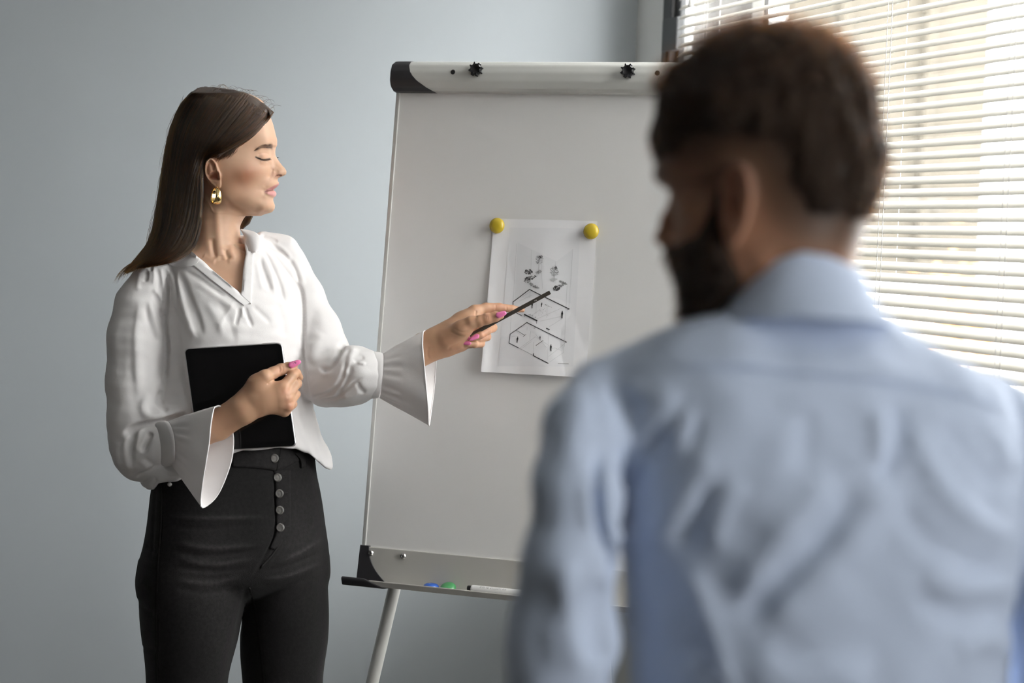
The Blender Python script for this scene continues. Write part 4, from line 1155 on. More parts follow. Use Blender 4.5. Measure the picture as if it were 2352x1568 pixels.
        g.chain([(1104, 788.5, 3.676, 9.8), (1090, 790, 3.660, 9.0), (1076, 788, 3.654, 7.6)], .0015)
        g.chain([(1002, 790, 3.660, 25), (1048, 780, 3.655, 22)], .014)
        g.chain([(1000, 803, 3.668, 18), (1030, 797, 3.668, 17), (1060, 792, 3.668, 13)], .009)            # heel of the hand
    lo, hi = C3(760, 935, 3.67), C3(1215, 680, 3.67)
    LV, LF = hand_mesh(left_hand, (lo[0], lo[1], 3.59), (hi[0] + .01, hi[1], 3.755), strokes=[
        ([(1115, 724), (1116.5, 729), (1115, 736)], 1.3, -.6), ([(1119, 724), (1120.5, 730), (1119, 736)], 1.3, -.6), ([(1094, 712), (1093, 722), (1095, 730)], 2.2, -1.1),
        ([(1138, 699), (1139, 706), (1137, 713)], 1.6, -.6), ([(1163, 702), (1164, 713)], 1.5, -.5), ([(1028, 806), (1036, 796), (1050, 790), (1066, 783)], 3.5, -.9),
        ([(1032, 760), (1058, 772), (1072, 770)], 2.2, -.5), ([(1040, 752), (1062, 763), (1080, 758)], 2.2, -.45), ([(985, 795), (982, 812), (986, 826)], 3.0, -.7)])
    def right_hand(g):                     # the hand that holds the tablet
        g.chain([(330, 1012, 3.70, 42), (420, 1008, 3.618, 37), (500, 975, 3.577, 35), (556, 940, 3.558, 34.5)], .008, ((0, 0, 1), 1.25))
        g.chain([(556, 940, 3.558, 34.5), (600, 915, 3.560, 38), (632, 909, 3.560, 33)], .008, ((.3, 0, 1), 1.45))
        for tx, ty, tz, r in ((648, 891, 3.557, 15), (658, 913, 3.557, 14.5), (661, 931, 3.561, 13.5), (652, 944, 3.568, 12.5)):
            g.chain([(590, 918, 3.560, 22), (tx, ty, tz, r)], .008)
        g.chain([(572, 912, 3.564, 26), (592, 882, 3.557, 22), (609, 866, 3.552, 17)], .010)               # thumb
        g.chain([(609, 866, 3.556, 17), (628, 856, 3.566, 13.5), (645, 848.5, 3.575, 13.2), (662, 843.5, 3.580, 11.5), (676, 839, 3.586, 8.5)], .004)
        for a, b, c in (((650, 890, 3.558, 13.5), (672, 862, 3.572, 11.2), [(681, 856, 3.584, 10.2), (687, 866, 3.614, 9.0), (668, 874, 3.638, 8)]),
                        ((659, 912, 3.558, 13), (679, 884, 3.574, 10.8), [(683.5, 880, 3.590, 9.8), (684, 884, 3.618, 8.6), (664, 888, 3.640, 8)]),
                        ((662, 930, 3.562, 12), (678, 908, 3.577, 10.2), [(681, 905, 3.594, 9.2), (680, 908, 3.620, 8.4), (660, 910, 3.642, 8)]),
                        ((655, 944, 3.569, 11), (671, 930, 3.582, 9.2), [(674, 928, 3.596, 8.6), (673, 930, 3.622, 8.0), (655, 931, 3.642, 7)])):
            g.chain([a, b], .006); g.chain([b] + c, .0018)
    lo, hi = C3(290, 1060, 3.72), C3(700, 815, 3.55)
    RVv, RF = hand_mesh(right_hand, (lo[0], lo[1], 3.50), (hi[0] + .006, hi[1], 3.74), strokes=[
        ([(612, 883), (622, 876), (633, 869)], 1.6, -2.0), ([(640, 840), (643, 848), (641, 857)], 2.0, -.7), ([(648, 838), (650, 848), (648, 856)], 1.6, -.5),
        ([(655, 898), (660, 890)], 7, 1.0, 0), ([(672, 905), (667, 908), (662, 910)], 4, -.8, 0), ([(672, 924), (667, 926)], 3.5, -.7, 0)])
    nails = [nail_vf((1140, 725.5, 3.626), (1163.5, 717.2, 3.624), 15, .0052), nail_vf((1100, 769.5, 3.642), (1077.5, 781.3, 3.640), 12, .0032),
             nail_vf((1081, 774.5, 3.650), (1058.8, 781, 3.648), 10, .0018), nail_vf((1083, 788.5, 3.646), (1058.5, 787, 3.648), 10, .0026), nail_vf((662, 841, 3.576), (690.5, 829.5, 3.580), 16, .0050)]
    def skin_cols(V, F, spots):
        P = cam2px(V); c = np.tile(SK * np.array([.86, .80, .74]), (len(V), 1))
        for x, y, r, a in spots: c = mix3(c, a * np.exp(-((P[:, 0] - x) ** 2 + (P[:, 1] - y) ** 2) / r ** 2), (.56, .24, .16))
        return c
    LC = skin_cols(LV, LF, [(1150, 708, 26, .3), (1120, 730, 14, .2), (1112, 765, 22, .3), (1050, 800, 24, .2)])
    RC = skin_cols(RVv, RF, [(655, 899, 12, .35), (664, 922, 10, .35), (667, 937, 9, .35), (643, 848, 12, .3)])
    # ---------------- hidden body core that joins head, arms and legs
    lo, hi = C3(250, 2300, 3.78), C3(880, 560, 3.70)
    g = Grid((lo[0], lo[1], 3.58), (hi[0], hi[1], 3.95), .006)
    TH = math.radians(20)
    g.stack([(560, 430, 560, 3.739, .055), (600, 398, 626, 3.745, .06), (680, 404, 662, 3.75, .084), (800, 404, 668, 3.75, .09), (920, 402, 675, 3.75, .088), (1040, 375, 700, 3.75, .09), (1160, 365, 715, 3.755, .10), (1300, 345, 730, 3.76, .10), (1360, 370, 700, 3.76, .07)], TH, 2.2, .02)
    g.chain([(400, 650, 3.715, 24), (335, 720, 3.70, 30), (330, 820, 3.70, 34), (325, 1005, 3.70, 36), (420, 1008, 3.645, 30)], .02)
    g.chain([(635, 606, 3.79, 28), (695, 730, 3.765, 32), (745, 862, 3.71, 27), (800, 868, 3.69, 28)], .02)
    g.chain([(440, 1340, 3.73, 70), (435, 1750, 3.74, 48), (430, 2150, 3.78, 32)], .02); g.chain([(650, 1340, 3.80, 70), (650, 1750, 3.81, 48), (655, 2150, 3.84, 32)], .02)
    BV, BF = g.mesh(1)
    V_, F_, C_ = [], [], []; b = 0
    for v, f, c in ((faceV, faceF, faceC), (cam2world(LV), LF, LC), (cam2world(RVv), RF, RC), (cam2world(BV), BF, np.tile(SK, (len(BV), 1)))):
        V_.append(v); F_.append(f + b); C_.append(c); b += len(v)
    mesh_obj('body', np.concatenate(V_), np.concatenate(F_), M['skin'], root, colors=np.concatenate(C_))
    for i, (V, F) in enumerate(nails):
        o = mesh_obj('fingernail', V, F, M['nail'], root)
        if i == 4:
            def nq(x0, y0, x1, y1, w=1.0):
                a, b_ = np.array((x0, y0)), np.array((x1, y1)); d = (b_ - a) / np.linalg.norm(b_ - a); n_ = np.array((-d[1], d[0])) * w / 2
                bv = nail_bvh; return np.array([W(p[0], p[1], hit(bv, p[0], p[1], 3.53) - .0003) for p in (a - n_, a + n_, b_ + n_, b_ - n_)]), [(0, 1, 2, 3)]
            from mathutils.bvhtree import BVHTree
            nail_bvh = BVHTree.FromPolygons([Vector(v) for v in V.tolist()], F)
            parts = [nq(671.5, 830.2, 674.2, 835.6), nq(671.5, 830.2, 677.2, 833), nq(677.4, 828.6, 677.2, 833), nq(675.5, 828.4, 679, 828.2, .8), nq(678.4, 831.5, 680, 834.4), nq(677.8, 834.2, 680.6, 832.6, .8)]
            Vn, Fn = join_parts(parts); mesh_obj('nail_print', Vn, Fn, M['nail_dark'], o, smooth=False)
    # lashes
    hb = bvh_arr(V_[0][:, :] @ np.eye(3), faceF) if False else None
    from mathutils.bvhtree import BVHTree
    hb = BVHTree.FromPolygons([Vector(v) for v in faceV.tolist()], faceF.tolist())
    lash = curve_pts([(590, 362), (597, 365), (604, 366.5), (612, 366), (619, 364.8)], 8); ls = []
    for i in range(34):
        p = lash[int(i / 33 * (len(lash) - 1))]; z = hit(hb, p[0], p[1], 3.67)
        t = i / 33; d = np.array([-1 + 7.5 * t, 3.2 + 2.2 * math.sin(t * 3.1)]) * random.uniform(.7, 1.1) * (.55 + .45 * min(1, t * 2))
        pts = [W(p[0] + d[0] * s, p[1] + d[1] * (s ** .8) - 1.2 * s * s, z - .0006 - .0035 * s) for s in np.linspace(0, 1, 5)]
        ls.append(tube_vf(pts, [.00026, .00024, .0002, .00014, .00006], 4, up=(0, 1, .1)))
    V, F = join_parts(ls); tag(mesh_obj('eyelashes', V, F, M['lash'], root), kind='stuff')
    for s in (-1,):
        pts = [W(636 + 3.2 * t, 361.5 + 3.2 * t - 2.4 * t * t, ZS + .016) for t in np.linspace(0, 1.6, 5)]
        mesh_obj('far_eyelashes', *tube_vf(pts, [.0009, .0008, .0006, .0004, .0001], 5), M['lash'], root)
    # earring: half hoop with a domed band
    ec = np.array(W(496.5, 449, 3.634)); er = .0125
    hd = np.array(RV) * .52 - np.array(FV) * .854                     # hoop plane direction
    hu = np.array(UV); hn = np.cross(hd, hu)
    V, F = [], []; ns, nr = 40, 12
    for i in range(ns):
        a = 2 * PI * i / ns; c = ec + hd * math.cos(a) * er * .96 + hu * math.sin(a) * er * 1.12
        rad = hd * math.cos(a) + hu * math.sin(a); wv = .0066 * (.55 + .45 * (1 - math.sin(a)) / 2 * 1.4)
        for k in range(nr):
            b_ = 2 * PI * k / nr; V.append(c + hn * math.cos(b_) * wv + rad * max(math.sin(b_), -.25) * .0021)
    F = [(i * nr + k, ((i + 1) % ns) * nr + k, ((i + 1) % ns) * nr + (k + 1) % nr, i * nr + (k + 1) % nr) for i in range(ns) for k in range(nr)]
    eo = mesh_obj('hoop_earring', np.array(V), F, M['gold'], root); fix_normals(eo)
    mesh_obj('ear_hook', *tube_vf([W(498, 424, 3.634), W(499.5, 430, 3.630), W(499, 436, 3.632)], .0009, 8), M['gold'], eo)

    # ---------------- blouse
    lo, hi = C3(225, 1185, 3.80), C3(900, 515, 3.80)
    g = Grid((lo[0], lo[1], 3.545), (hi[0], hi[1], 3.93), .0024)
    TO = [(540, 470, 598, 3.752, .045), (560, 452, 622, 3.750, .058), (580, 424, 640, 3.748, .070), (605, 392, 662, 3.747, .083), (640, 374, 684, 3.747, .098), (700, 368, 702, 3.747, .116), (760, 370, 708, 3.747, .124), (820, 374, 710, 3.747, .120),
          (900, 372, 713, 3.747, .112), (960, 362, 722, 3.750, .112), (1010, 350, 738, 3.752, .116), (1050, 338, 755, 3.753, .122), (1075, 334, 760, 3.753, .122), (1100, 334, 759, 3.753, .118), (1130, 340, 752, 3.753, .10)]
    g.stack(TO, TH, 2.2, .01)
    sr, slv = [], []
    g2 = g.like()
    g2.chain([(395, 632, 3.70, 30), (352, 648, 3.695, 46), (327, 700, 3.693, 58), (315, 780, 3.690, 65), (314, 880, 3.688, 66), (316, 960, 3.688, 62), (322, 1010, 3.688, 58)], .02)
    g2.chain([(316, 960, 3.688, 60), (314, 1020, 3.688, 56), (322, 1052, 3.690, 52)], .02)
    g2.chain([(322, 1045, 3.690, 50), (345, 1040, 3.672, 52), (362, 1020, 3.655, 50)], .014)
    g2.chain([(318, 940, 3.680, 56), (350, 962, 3.665, 34), (405, 950, 3.650, 18)], .016)
    g3 = g.like()
    g3.chain([(604, 556, 3.775, 24), (640, 580, 3.79, 42), (662, 625, 3.785, 48), (690, 690, 3.775, 51), (722, 770, 3.755, 56), (738, 820, 3.74, 60)], .02)
    g3.chain([(738, 820, 3.74, 60), (752, 868, 3.72, 64), (790, 866, 3.70, 62), (822, 860, 3.685, 62), (842, 860, 3.675, 50)], .018)
    g3.chain([(700, 700, 3.77, 44), (760, 790, 3.735, 34)], .02)
    full = (slice(None),) * 3
    g.union(full, g2.f, .006); g.union(full, g3.f, .006)
    # hem curve and neck opening
    X, Yc, Z = g.coords(full)
    hx = np.array([320, 345, 360, 375, 395, 420, 460, 500, 535, 565, 600, 640, 680, 705, 725, 752, 765], float)
    hy = np.array([1118, 1124, 1122, 1106, 1100, 1098, 1080, 1056, 1040, 1031, 1030, 1026, 1030, 1043, 1066, 1088, 1088], float)
    pxg = 1176 + FP * X / 3.70; pyg = 784 - FP * Yc / 3.70
    hem = (np.interp(np.broadcast_to(pxg, (g.n[0], g.n[1], 1)), hx, hy) - pyg) * (3.70 / FP) * .8
    keep_sleeve = (pxg < 345) | (g2.f < .001)
    hemf = np.broadcast_to(hem, g.f.shape).astype(np.float32)
    hs = np.maximum(hemf, -.05)
    body_only = np.where(g2.f < .002, np.maximum(hs, .02), hs)
    g.carve(full, body_only, .010)
    VN = [(438, 500), (438, 578), (459.5, 596), (500, 630), (553.5, 674.5), (556, 650), (559, 615), (565, 578), (561, 556), (565, 546), (553, 530), (556, 500)]
    PQ = np.stack(np.meshgrid(np.arange(420, 600, 1.0), np.arange(490, 690, 1.0), indexing='ij'), -1)
    sd = poly_sd(PQ.reshape(-1, 2), VN).reshape(PQ.shape[:2])
    Zb = np.broadcast_to(Z, g.f.shape); pxv = 1176 + FP * X / Zb; pyv = 784 - FP * Yc / Zb
    d2 = bilin(np.arange(420, 600, 1.0), np.arange(490, 690, 1.0), sd, pxv, pyv, 60.0) * (3.68 / FP)
    g.carve(full, np.maximum(d2, Zb - 3.755).astype(np.float32), .003)
    V, F = g.mesh(2)
    S = []
    # right raglan seam, shoulder gathers, sleeve
    S += [([(378, 612), (384, 645), (384, 680), (380, 715), (379, 742), (382, 785), (383, 830), (378, 862), (368, 900)], (5, 3.5), -7.0),
          ([(389, 672), (394, 710), (401, 755), (409, 795), (418, 850), (430, 900)], (9, 16), -3.8, 1), ([(400, 620), (412, 663), (423, 707), (438, 753), (450, 785)], 7, 4.2), ([(411, 622), (438, 686), (458, 742), (468, 776)], (6, 13), -3.6),
          ([(421, 620), (450, 634), (479, 655), (520, 682)], (4, 9), -3.2), ([(445, 640), (480, 665), (520, 695), (548, 722)], 8, 2.2), ([(470, 690), (500, 735), (515, 780)], 9, 1.6), ([(500, 690), (528, 740), (540, 790)], 8, -1.6),
          ([(388, 618), (397, 645), (400, 680), (402, 720)], 4, 2.8), ([(394, 616), (404, 650), (410, 690)], 3.5, -2.2), ([(383, 614), (391, 640), (392, 668)], 3, 2.0),
          ([(368, 612), (373, 640), (376, 665)], 4, 2.4), ([(360, 611), (365, 640), (366, 668)], 3.5, -2.0), ([(350, 610), (354, 632), (352, 655)], 4, 2.2),
          ([(333, 618), (336, 632), (332, 648)], 5, -3.2), ([(347, 608), (348, 622)], 4, -3.2), ([(322, 620), (318, 640), (316, 670)], 6, 2.5),
          ([(322, 678), (318, 720), (312, 770), (313, 830), (318, 900)], (18, 8), 3.6), ([(334, 700), (340, 735), (352, 765), (362, 790)], 6, -3.4), ([(340, 684), (350, 720), (362, 755), (368, 775)], 6, 2.8), ([(354, 672), (366, 700), (376, 732)], 6, -3.6),
          ([(350, 662), (364, 676), (376, 698)], 5, 2.6), ([(290, 690), (280, 780), (280, 880)], 16, -1.6), ([(300, 800), (303, 880), (312, 950)], 10, -1.4), ([(345, 800), (348, 860), (352, 910)], 12, 1.6)]
    # right cuff overhang
    S += [([(430, 944), (398, 960), (352, 969), (307, 980), (279, 1003)], (10, 4.5), -13), ([(372, 893), (362, 914), (368, 930), (388, 944)], 6, -6.0), ([(345, 900), (330, 935), (345, 956), (385, 950)], 10, 5.5), ([(300, 990), (286, 1020), (290, 1060), (305, 1085)], 8, 4.0), ([(330, 975), (318, 1000), (312, 1040)], 6, 3.5),
          ([(348, 990), (336, 1015), (325, 1040)], 6, -11), ([(312, 990), (300, 1030), (306, 1070)], 8, -3.0), ([(272, 1010), (268, 1040), (280, 1075)], 8, 3.0), ([(303, 1097), (337, 1083), (366, 1062)], 4, -4.0), ([(330, 1050), (345, 1062), (358, 1066)], 5, -3.0), ([(318, 1055), (340, 1075)], 6, 2.0)]
    # left raglan
    S += [([(603, 562), (634, 590), (659, 621), (677, 645), (691, 662), (696, 690), (697, 740), (696, 790), (699, 840), (706, 900), (709, 935)], (3.5, 4.5), -6.5, 1),
          ([(600, 538), (619, 546), (640, 557)], 4.5, -3.0), ([(602, 546), (626, 556), (652, 574), (672, 600)], 5.5, 2.8), ([(602, 554), (627, 568), (650, 581), (668, 598)], 4, -3.4), ([(610, 562), (640, 582), (664, 606), (682, 638)], 5, 2.6), ([(664, 594), (680, 625), (690, 655)], 4, -3.0),
          ([(672, 590), (688, 620), (698, 660)], 6, 2.4), ([(599, 566), (616, 588), (626, 613), (640, 642), (648, 668), (655, 700)], (4, 8), -3.8), ([(600, 575), (614, 605), (626, 640), (634, 680)], 6, 2.6), ([(596, 590), (604, 615), (614, 642), (624, 672)], (4, 7), -2.8),
          ([(590, 600), (596, 635), (604, 670)], 6, 1.6), ([(650, 640), (668, 680), (676, 730)], 8, 1.8), ([(636, 690), (650, 740), (655, 780)], 9, -1.6)]
    S += [([(551, 704), (547, 722), (540, 750)], 4, -2.6), ([(562, 703), (568, 722), (580, 752)], 4, -2.8), ([(557, 704), (557, 730)], 4, 2.0), ([(578, 700), (600, 720), (625, 745)], 6, -1.8), ([(540, 690), (520, 720), (500, 760)], 6, 1.4)]
    # left sleeve and elbow
    S += [([(793, 778), (782, 806), (768, 834), (758, 848), (743, 850), (733, 838)], (5, 8), -9.5), ([(799, 799), (782, 819), (764, 843), (752, 858), (738, 858)], 6, 4.0), ([(740, 760), (722, 800), (726, 845)], 14, 3.0), ([(730, 700), (712, 750), (705, 800)], 12, -1.8),
          ([(800, 815), (785, 866), (762, 898), (728, 912), (709, 920)], (6, 5), -5.0), ([(806, 834), (800, 863), (783, 897), (770, 913)], 6, -4.5), ([(838, 865), (813, 878), (800, 890), (770, 914), (728, 920)], 3.5, -3.0), ([(818, 790), (800, 830), (790, 870)], 9, 4.0),
          ([(838, 820), (824, 826), (812, 832)], 4, -2.8), ([(840, 836), (822, 832)], 3, 2.2), ([(838, 905), (826, 890), (820, 876)], 5, -3.2), ([(760, 925), (800, 915), (832, 895)], 8, 2.5), ([(715, 880), (735, 895), (760, 892)], 10, 2.0)]
    # lower body
    S += [([(700, 880), (712, 930), (730, 980), (748, 1030)], (6, 9), -3.0), ([(690, 960), (700, 1000), (720, 1050)], 8, 2.6), ([(684, 900), (690, 960), (705, 1010)], 6, -2.4), ([(712, 1000), (730, 1030), (745, 1070)], 7, 2.4), ([(700, 1035), (722, 1058), (745, 1078)], 5, -2.8),
          ([(360, 1098), (352, 1112), (345, 1120)], 5, -3.0), ([(545, 1030), (560, 1020), (600, 1018)], 6, 1.6), ([(430, 800), (440, 860), (446, 930)], 8, 2.4)]
    V = sculpt(V, F, S, iters=2)
    V = lumps(V, F, .0010, 70, 3); V = lumps(V, F, .0005, 190, 4)
    bl = mesh_obj('blouse', cam2world(V), F, M['blouse'], root)
    bvh = bvh_arr(V, F)
    def band(name, L_, R_, lift, zdef, thick=.001, n=44, m=6):
        V, F = strip_on(bvh, L_, R_, lift, zdef, n, m, thick); o = mesh_obj(name, V, F, M['blouse'], bl); fix_normals(o); bevel(o, .0012, 2, 60); return o
    band('neck_band', [(434, 576), (459.5, 595), (500, 629.5), (553.5, 674.5), (578, 694)], [(420, 592), (440, 606), (478, 637), (528, 676), (560, 702)], .0035, 3.65)
    band('collar_band', [(392, 584), (415, 584), (438, 577), (459.5, 595)], [(388, 608), (408, 613), (436, 612), (451, 606)], .004, 3.66)
    band('neck_band', [(566, 576), (561, 610), (557, 645), (554, 677)], [(583, 578), (581, 620), (578, 660), (577, 698)], .0040, 3.65)
    # standing collar on the far side
    cv = [((552, 526), (553.5, 527)), ((558, 527), (557, 534)), ((566, 527.5), (560.5, 541)), ((575, 529), (565, 549)), ((584, 531.5), (563, 556)), ((592, 536), (564.5, 563)), ((598, 546), (566, 571)), ((600, 560), (569, 577)), ((598.5, 573), (575, 580.5)), ((591, 579), (584, 580))]
    V, F, m = [], [], 8
    for i, (a, b_) in enumerate(cv):
        for j in range(m):
            t = j / (m - 1); p = np.array(a) * (1 - t) + np.array(b_) * t
            V.append(W(p[0], p[1], 3.715 - .030 * i / 9 - .006 * math.sin(PI * t) + .004 * (1 - t)))
    I = np.arange(len(cv) * m).reshape(-1, m); F = np.stack([I[:-1, :-1], I[1:, :-1], I[1:, 1:], I[:-1, 1:]], -1).reshape(-1, 4)
    o = mesh_obj('collar_band', np.array(V), F, M['blouse'], bl); sm = o.modifiers.new('s', 'SOLIDIFY'); sm.thickness = .002; sm.offset = 0; ss_ = o.modifiers.new('u', 'SUBSURF'); ss_.levels = 1; ss_.render_levels = 2
    # cuffs: band ring and bell flounce
    def ring_loft(name, rings, m, thick, sub=1, parent=bl):
        """rings: list of closed loops of (px,py,z), equal counts"""
        R = [cam2world(np.array([C3(*p) for p in r])) for r in rings]; n = len(R[0]); V = np.concatenate(R); k = len(R)
        I = np.arange(n * k).reshape(k, n); J = np.roll(I, -1, 1)
        F = np.stack([I[:-1], J[:-1], J[1:], I[1:]], -1).reshape(-1, 4)
        o = mesh_obj(name, V, F, m, parent); s_ = o.modifiers.new('s', 'SOLIDIFY'); s_.thickness = thick; s_.offset = 0
        if sub: u_ = o.modifiers.new('u', 'SUBSURF'); u_.levels = sub; u_.render_levels = sub
        return o
    def ell(c, hx_, hy_, dz, n=32, tilt=0.0, zslope=0.0):
        out = []
        for i in range(n):
            a = 2 * PI * i / n; x, y = hx_ * math.sin(a), -hy_ * math.cos(a)            # starts at the top, then the camera side
            out.append((c[0] + x * math.cos(tilt) - y * math.sin(tilt), c[1] + x * math.sin(tilt) + y * math.cos(tilt), c[2] - dz * math.sin(a) + zslope * x))
        return out
    def loop(pts, n=32):
        P = np.array(pts + pts[:1], float); P = np.concatenate([P[-3:-1], P, P[1:3]])
        Q = curve_pts(P, 16); Q = Q[32:-32]
        L = np.concatenate([[0], np.cumsum(np.linalg.norm(np.diff(Q[:, :2], axis=0), axis=1) + np.abs(np.diff(Q[:, 2])) * 900)]); q = np.linspace(0, L[-1], n + 1)[:-1]
        return np.stack([np.interp(q, L, Q[:, d]) for d in range(3)], 1)
    def align(loop_, n=32): return loop_
    def flounce(b0, rim, fr, amp, ph):
        """blend from the gathered band ring to the rim with pleats"""
        b0, rim = np.array(b0), np.array(rim); out = []; n = len(rim)
        NR = 26
        for k in range(NR):
            t = k / (NR - 1); e = t ** .62
            r = b0 * (1 - e) + rim * e
            c = r.mean(0); a = np.arange(n) / n * 2 * PI
            near = math.exp(-((t - .14) / .13) ** 2); far = math.sin(PI * t) ** .8
            w = amp * (near * (np.sin(a * (fr + 9) + ph) * .7 + .5 * np.sin(a * (fr + 14) + ph * 2.1)) + far * (.75 * np.sin(a * (fr - 2) + ph * 1.3) + .45 * np.sin(a * (fr + 1) + ph * 3)))
            d = (r - c) * np.array([1, 1, FP / 3.6]); d /= np.linalg.norm(d, axis=1, keepdims=True) + 1e-9
            out.append(r + d * w[:, None] * np.array([.35, 1, 3.6 / FP * 1.2]))
        return out
    # left cuff
    LB0 = ell((841.5, 860, 3.676), 4, 53, .031, 64, .09); LB1 = ell((873, 862, 3.672), 4, 52, .031, 64, .09)
    ring_loft('cuff_band', [ell((841.5, 860, 3.676), 3.5, 50, .028, 64, .09), LB0, ell((857, 861, 3.674), 4, 54, .032, 64, .09), LB1, ell((875, 862, 3.672), 3.5, 49, .028, 64, .09)], M['blouse'], .0016)
    rim = loop([(972, 762, 3.655), (970.5, 782, 3.628), (970.8, 801, 3.615), (974, 835, 3.606), (979, 892, 3.606), (983, 938, 3.622), (984, 972, 3.655), (986, 974, 3.672), (991, 938, 3.705), (997, 892, 3.718), (1001, 835, 3.716), (998, 800, 3.705), (988, 772, 3.685), (979, 761, 3.668)], 64)
    ring_loft('bell_cuff', flounce(ell((875, 863, 3.672), 3, 50, .028, 64, .09), rim, 6, 3.2, .4), M['blouse'], .0012)
    def hem_tube(name, rim): 
        P = cam2world(np.array([C3(*p) for p in rim])); V, F = tube_vf(np.concatenate([P, P[:1]]), .0013, 6, cap=False); mesh_obj(name, V, F, M['blouse'], bl)
    hem_tube('cuff_hem', rim)
    # right cuff
    B0 = ell((354, 1022, 3.656), 15, 47, .034, 64, -.12, -.0004); B1 = ell((386, 1018, 3.626), 15, 53, .036, 64, -.10, -.0004)
    ring_loft('cuff_band', [ell((354, 1022, 3.656), 13, 44, .030, 64, -.12), B0, ell((370, 1020, 3.641), 15, 52, .036, 64, -.11, -.0004), B1, ell((389, 1018, 3.624), 13, 48, .032, 64, -.1)], M['blouse'], .0016)
    rim = loop([(497, 933, 3.545), (490.5, 940, 3.535), (484, 976, 3.515), (480.6, 1014, 3.508), (473, 1062, 3.510), (465, 1110, 3.522), (460.5, 1155, 3.542), (468, 1165, 3.555), (494, 1144, 3.570), (513, 1110, 3.576), (530, 1062, 3.580), (536, 1023, 3.582), (534, 991, 3.582), (524, 958, 3.578), (508, 934, 3.560)], 64)
    ring_loft('bell_cuff', flounce(ell((389, 1018, 3.624), 13, 49, .032, 64, -.1), rim, 6, 3.4, 1.3), M['blouse'], .0012)
    hem_tube('cuff_hem', rim)
    # ---------------- jeans
    lo, hi = C3(290, 2260, 3.80), C3(790, 985, 3.80)
    g = Grid((lo[0], lo[1], 3.58), (hi[0], hi[1], 3.96), .0034)
    g.stack([(1010, 372, 716, 3.752, .098), (1045, 368, 718, 3.752, .100), (1092, 360, 724, 3.752, .104), (1131, 354, 731, 3.754, .108), (1165, 350, 736, 3.756, .112), (1210, 345, 742, 3.758, .117), (1247, 339, 747, 3.76, .122), (1290, 328, 751, 3.762, .124), (1325, 322, 752, 3.764, .118), (1360, 330, 740, 3.77, .085), (1385, 380, 700, 3.78, .03)], math.radians(24), 2.1, .006)
    g.stack([(1290, 326, 590, 3.735, .100), (1330, 322, 577, 3.733, .112), (1367, 320, 570, 3.732, .114), (1400, 321.5, 561, 3.731, .112), (1464, 327, 547, 3.730, .107), (1568, 335, 524, 3.730, .097), (1800, 342, 512, 3.735, .085), (2050, 345, 508, 3.750, .085), (2225, 342, 512, 3.760, .088)], math.radians(14), 2.1, .012)
    g.stack([(1280, 560, 752, 3.800, .085), (1330, 556, 752.5, 3.803, .10), (1400, 553, 753, 3.805, .100), (1460, 551, 752, 3.806, .097), (1568, 557, 742, 3.808, .09), (1800, 566, 736, 3.815, .083), (2050, 572, 738, 3.825, .083), (2215, 570, 742, 3.835, .085)], math.radians(14), 2.1, .008)
    V, F = g.mesh(2)
    J = []
    for x0, y0, x1, y1, x2, y2, w, h in [(378, 1182, 450, 1190, 620, 1186, 6, 2.0), (380, 1205, 460, 1213, 600, 1204, 6, -1.6), (395, 1245, 480, 1258, 590, 1252, 7, 2.6), (385, 1262, 480, 1277, 600, 1262, 5, -2.4), (400, 1282, 490, 1296, 585, 1282, 6, 2.4), (390, 1300, 480, 1312, 575, 1304, 5, -2.2),
                                         (395, 1330, 480, 1340, 560, 1322, 6, 2.0), (400, 1350, 480, 1362, 555, 1344, 6, -1.8), (600, 1312, 660, 1300, 740, 1265, 5, -2.6), (590, 1330, 660, 1322, 745, 1290, 5, 2.2), (640, 1290, 690, 1268, 742, 1235, 6, 2.2), (585, 1345, 650, 1345, 730, 1325, 5, -1.8),
                                         (650, 1255, 690, 1235, 738, 1200, 6, -2.0), (330, 1250, 345, 1262, 365, 1268, 5, -2.6), (322, 1330, 338, 1345, 352, 1350, 6, 2.0), (322, 1392, 340, 1405, 356, 1410, 6, -2.0), (326, 1480, 345, 1492, 360, 1495, 7, -2.0)]:
        J.append(([(x0, y0), (x1, y1), (x2, y2)], w, h))
    J += [([(643, 1035), (634, 1090), (632, 1150), (633, 1210), (622, 1250), (600, 1292), (576, 1336)], (3.2, 2.6), -3.4, 1), ([(652, 1240), (640, 1262), (612, 1300)], 4, 1.6), ([(375, 1100), (372, 1200), (362, 1320), (360, 1450), (362, 1600)], 2.2, -1.8), ([(571, 1345), (584, 1400), (596, 1480), (606, 1568), (610, 1700)], 2.2, -1.8),
          ([(360, 1110), (352, 1200), (345, 1290)], 4, -1.4), ([(566, 1345), (556, 1400), (545, 1460)], 6, -2.0)]
    V = sculpt(V, F, J, iters=1); V = lumps(V, F, .0012, 45, 9)
    P = cam2px(V); c = np.tile(np.array([.0092, .0084, .0086]), (len(V), 1))
    fade = np.exp(-((P[:, 0] - 470) / 75) ** 2 - ((P[:, 1] - 1300) / 110) ** 2) * .8 + np.exp(-((P[:, 0] - 690) / 45) ** 2 - ((P[:, 1] - 1230) / 130) ** 2) * .55 + np.exp(-((P[:, 0] - 520) / 45) ** 2 - ((P[:, 1] - 1480) / 120) ** 2) * .35
    wh = np.zeros(len(V))
    for s in J[:13]:
        if s[2] > 0:
            m = np.where((P[:, 1] > 1150) & (P[:, 1] < 1400))[0]
            d, _, par = seg_dist(P[m], curve_pts(s[0])); wh[m] += np.exp(-(d / 4.5) ** 2) * np.clip(np.minimum(par, 1 - par) * 3, 0, 1)
    c = c * (.8 + 1.7 * fade[:, None]) + np.array([.024, .023, .023]) * (wh * .7)[:, None]
    je = mesh_obj('jeans', cam2world(V), F, M['denim'], root, colors=c)
    jb = bvh_arr(V, F)
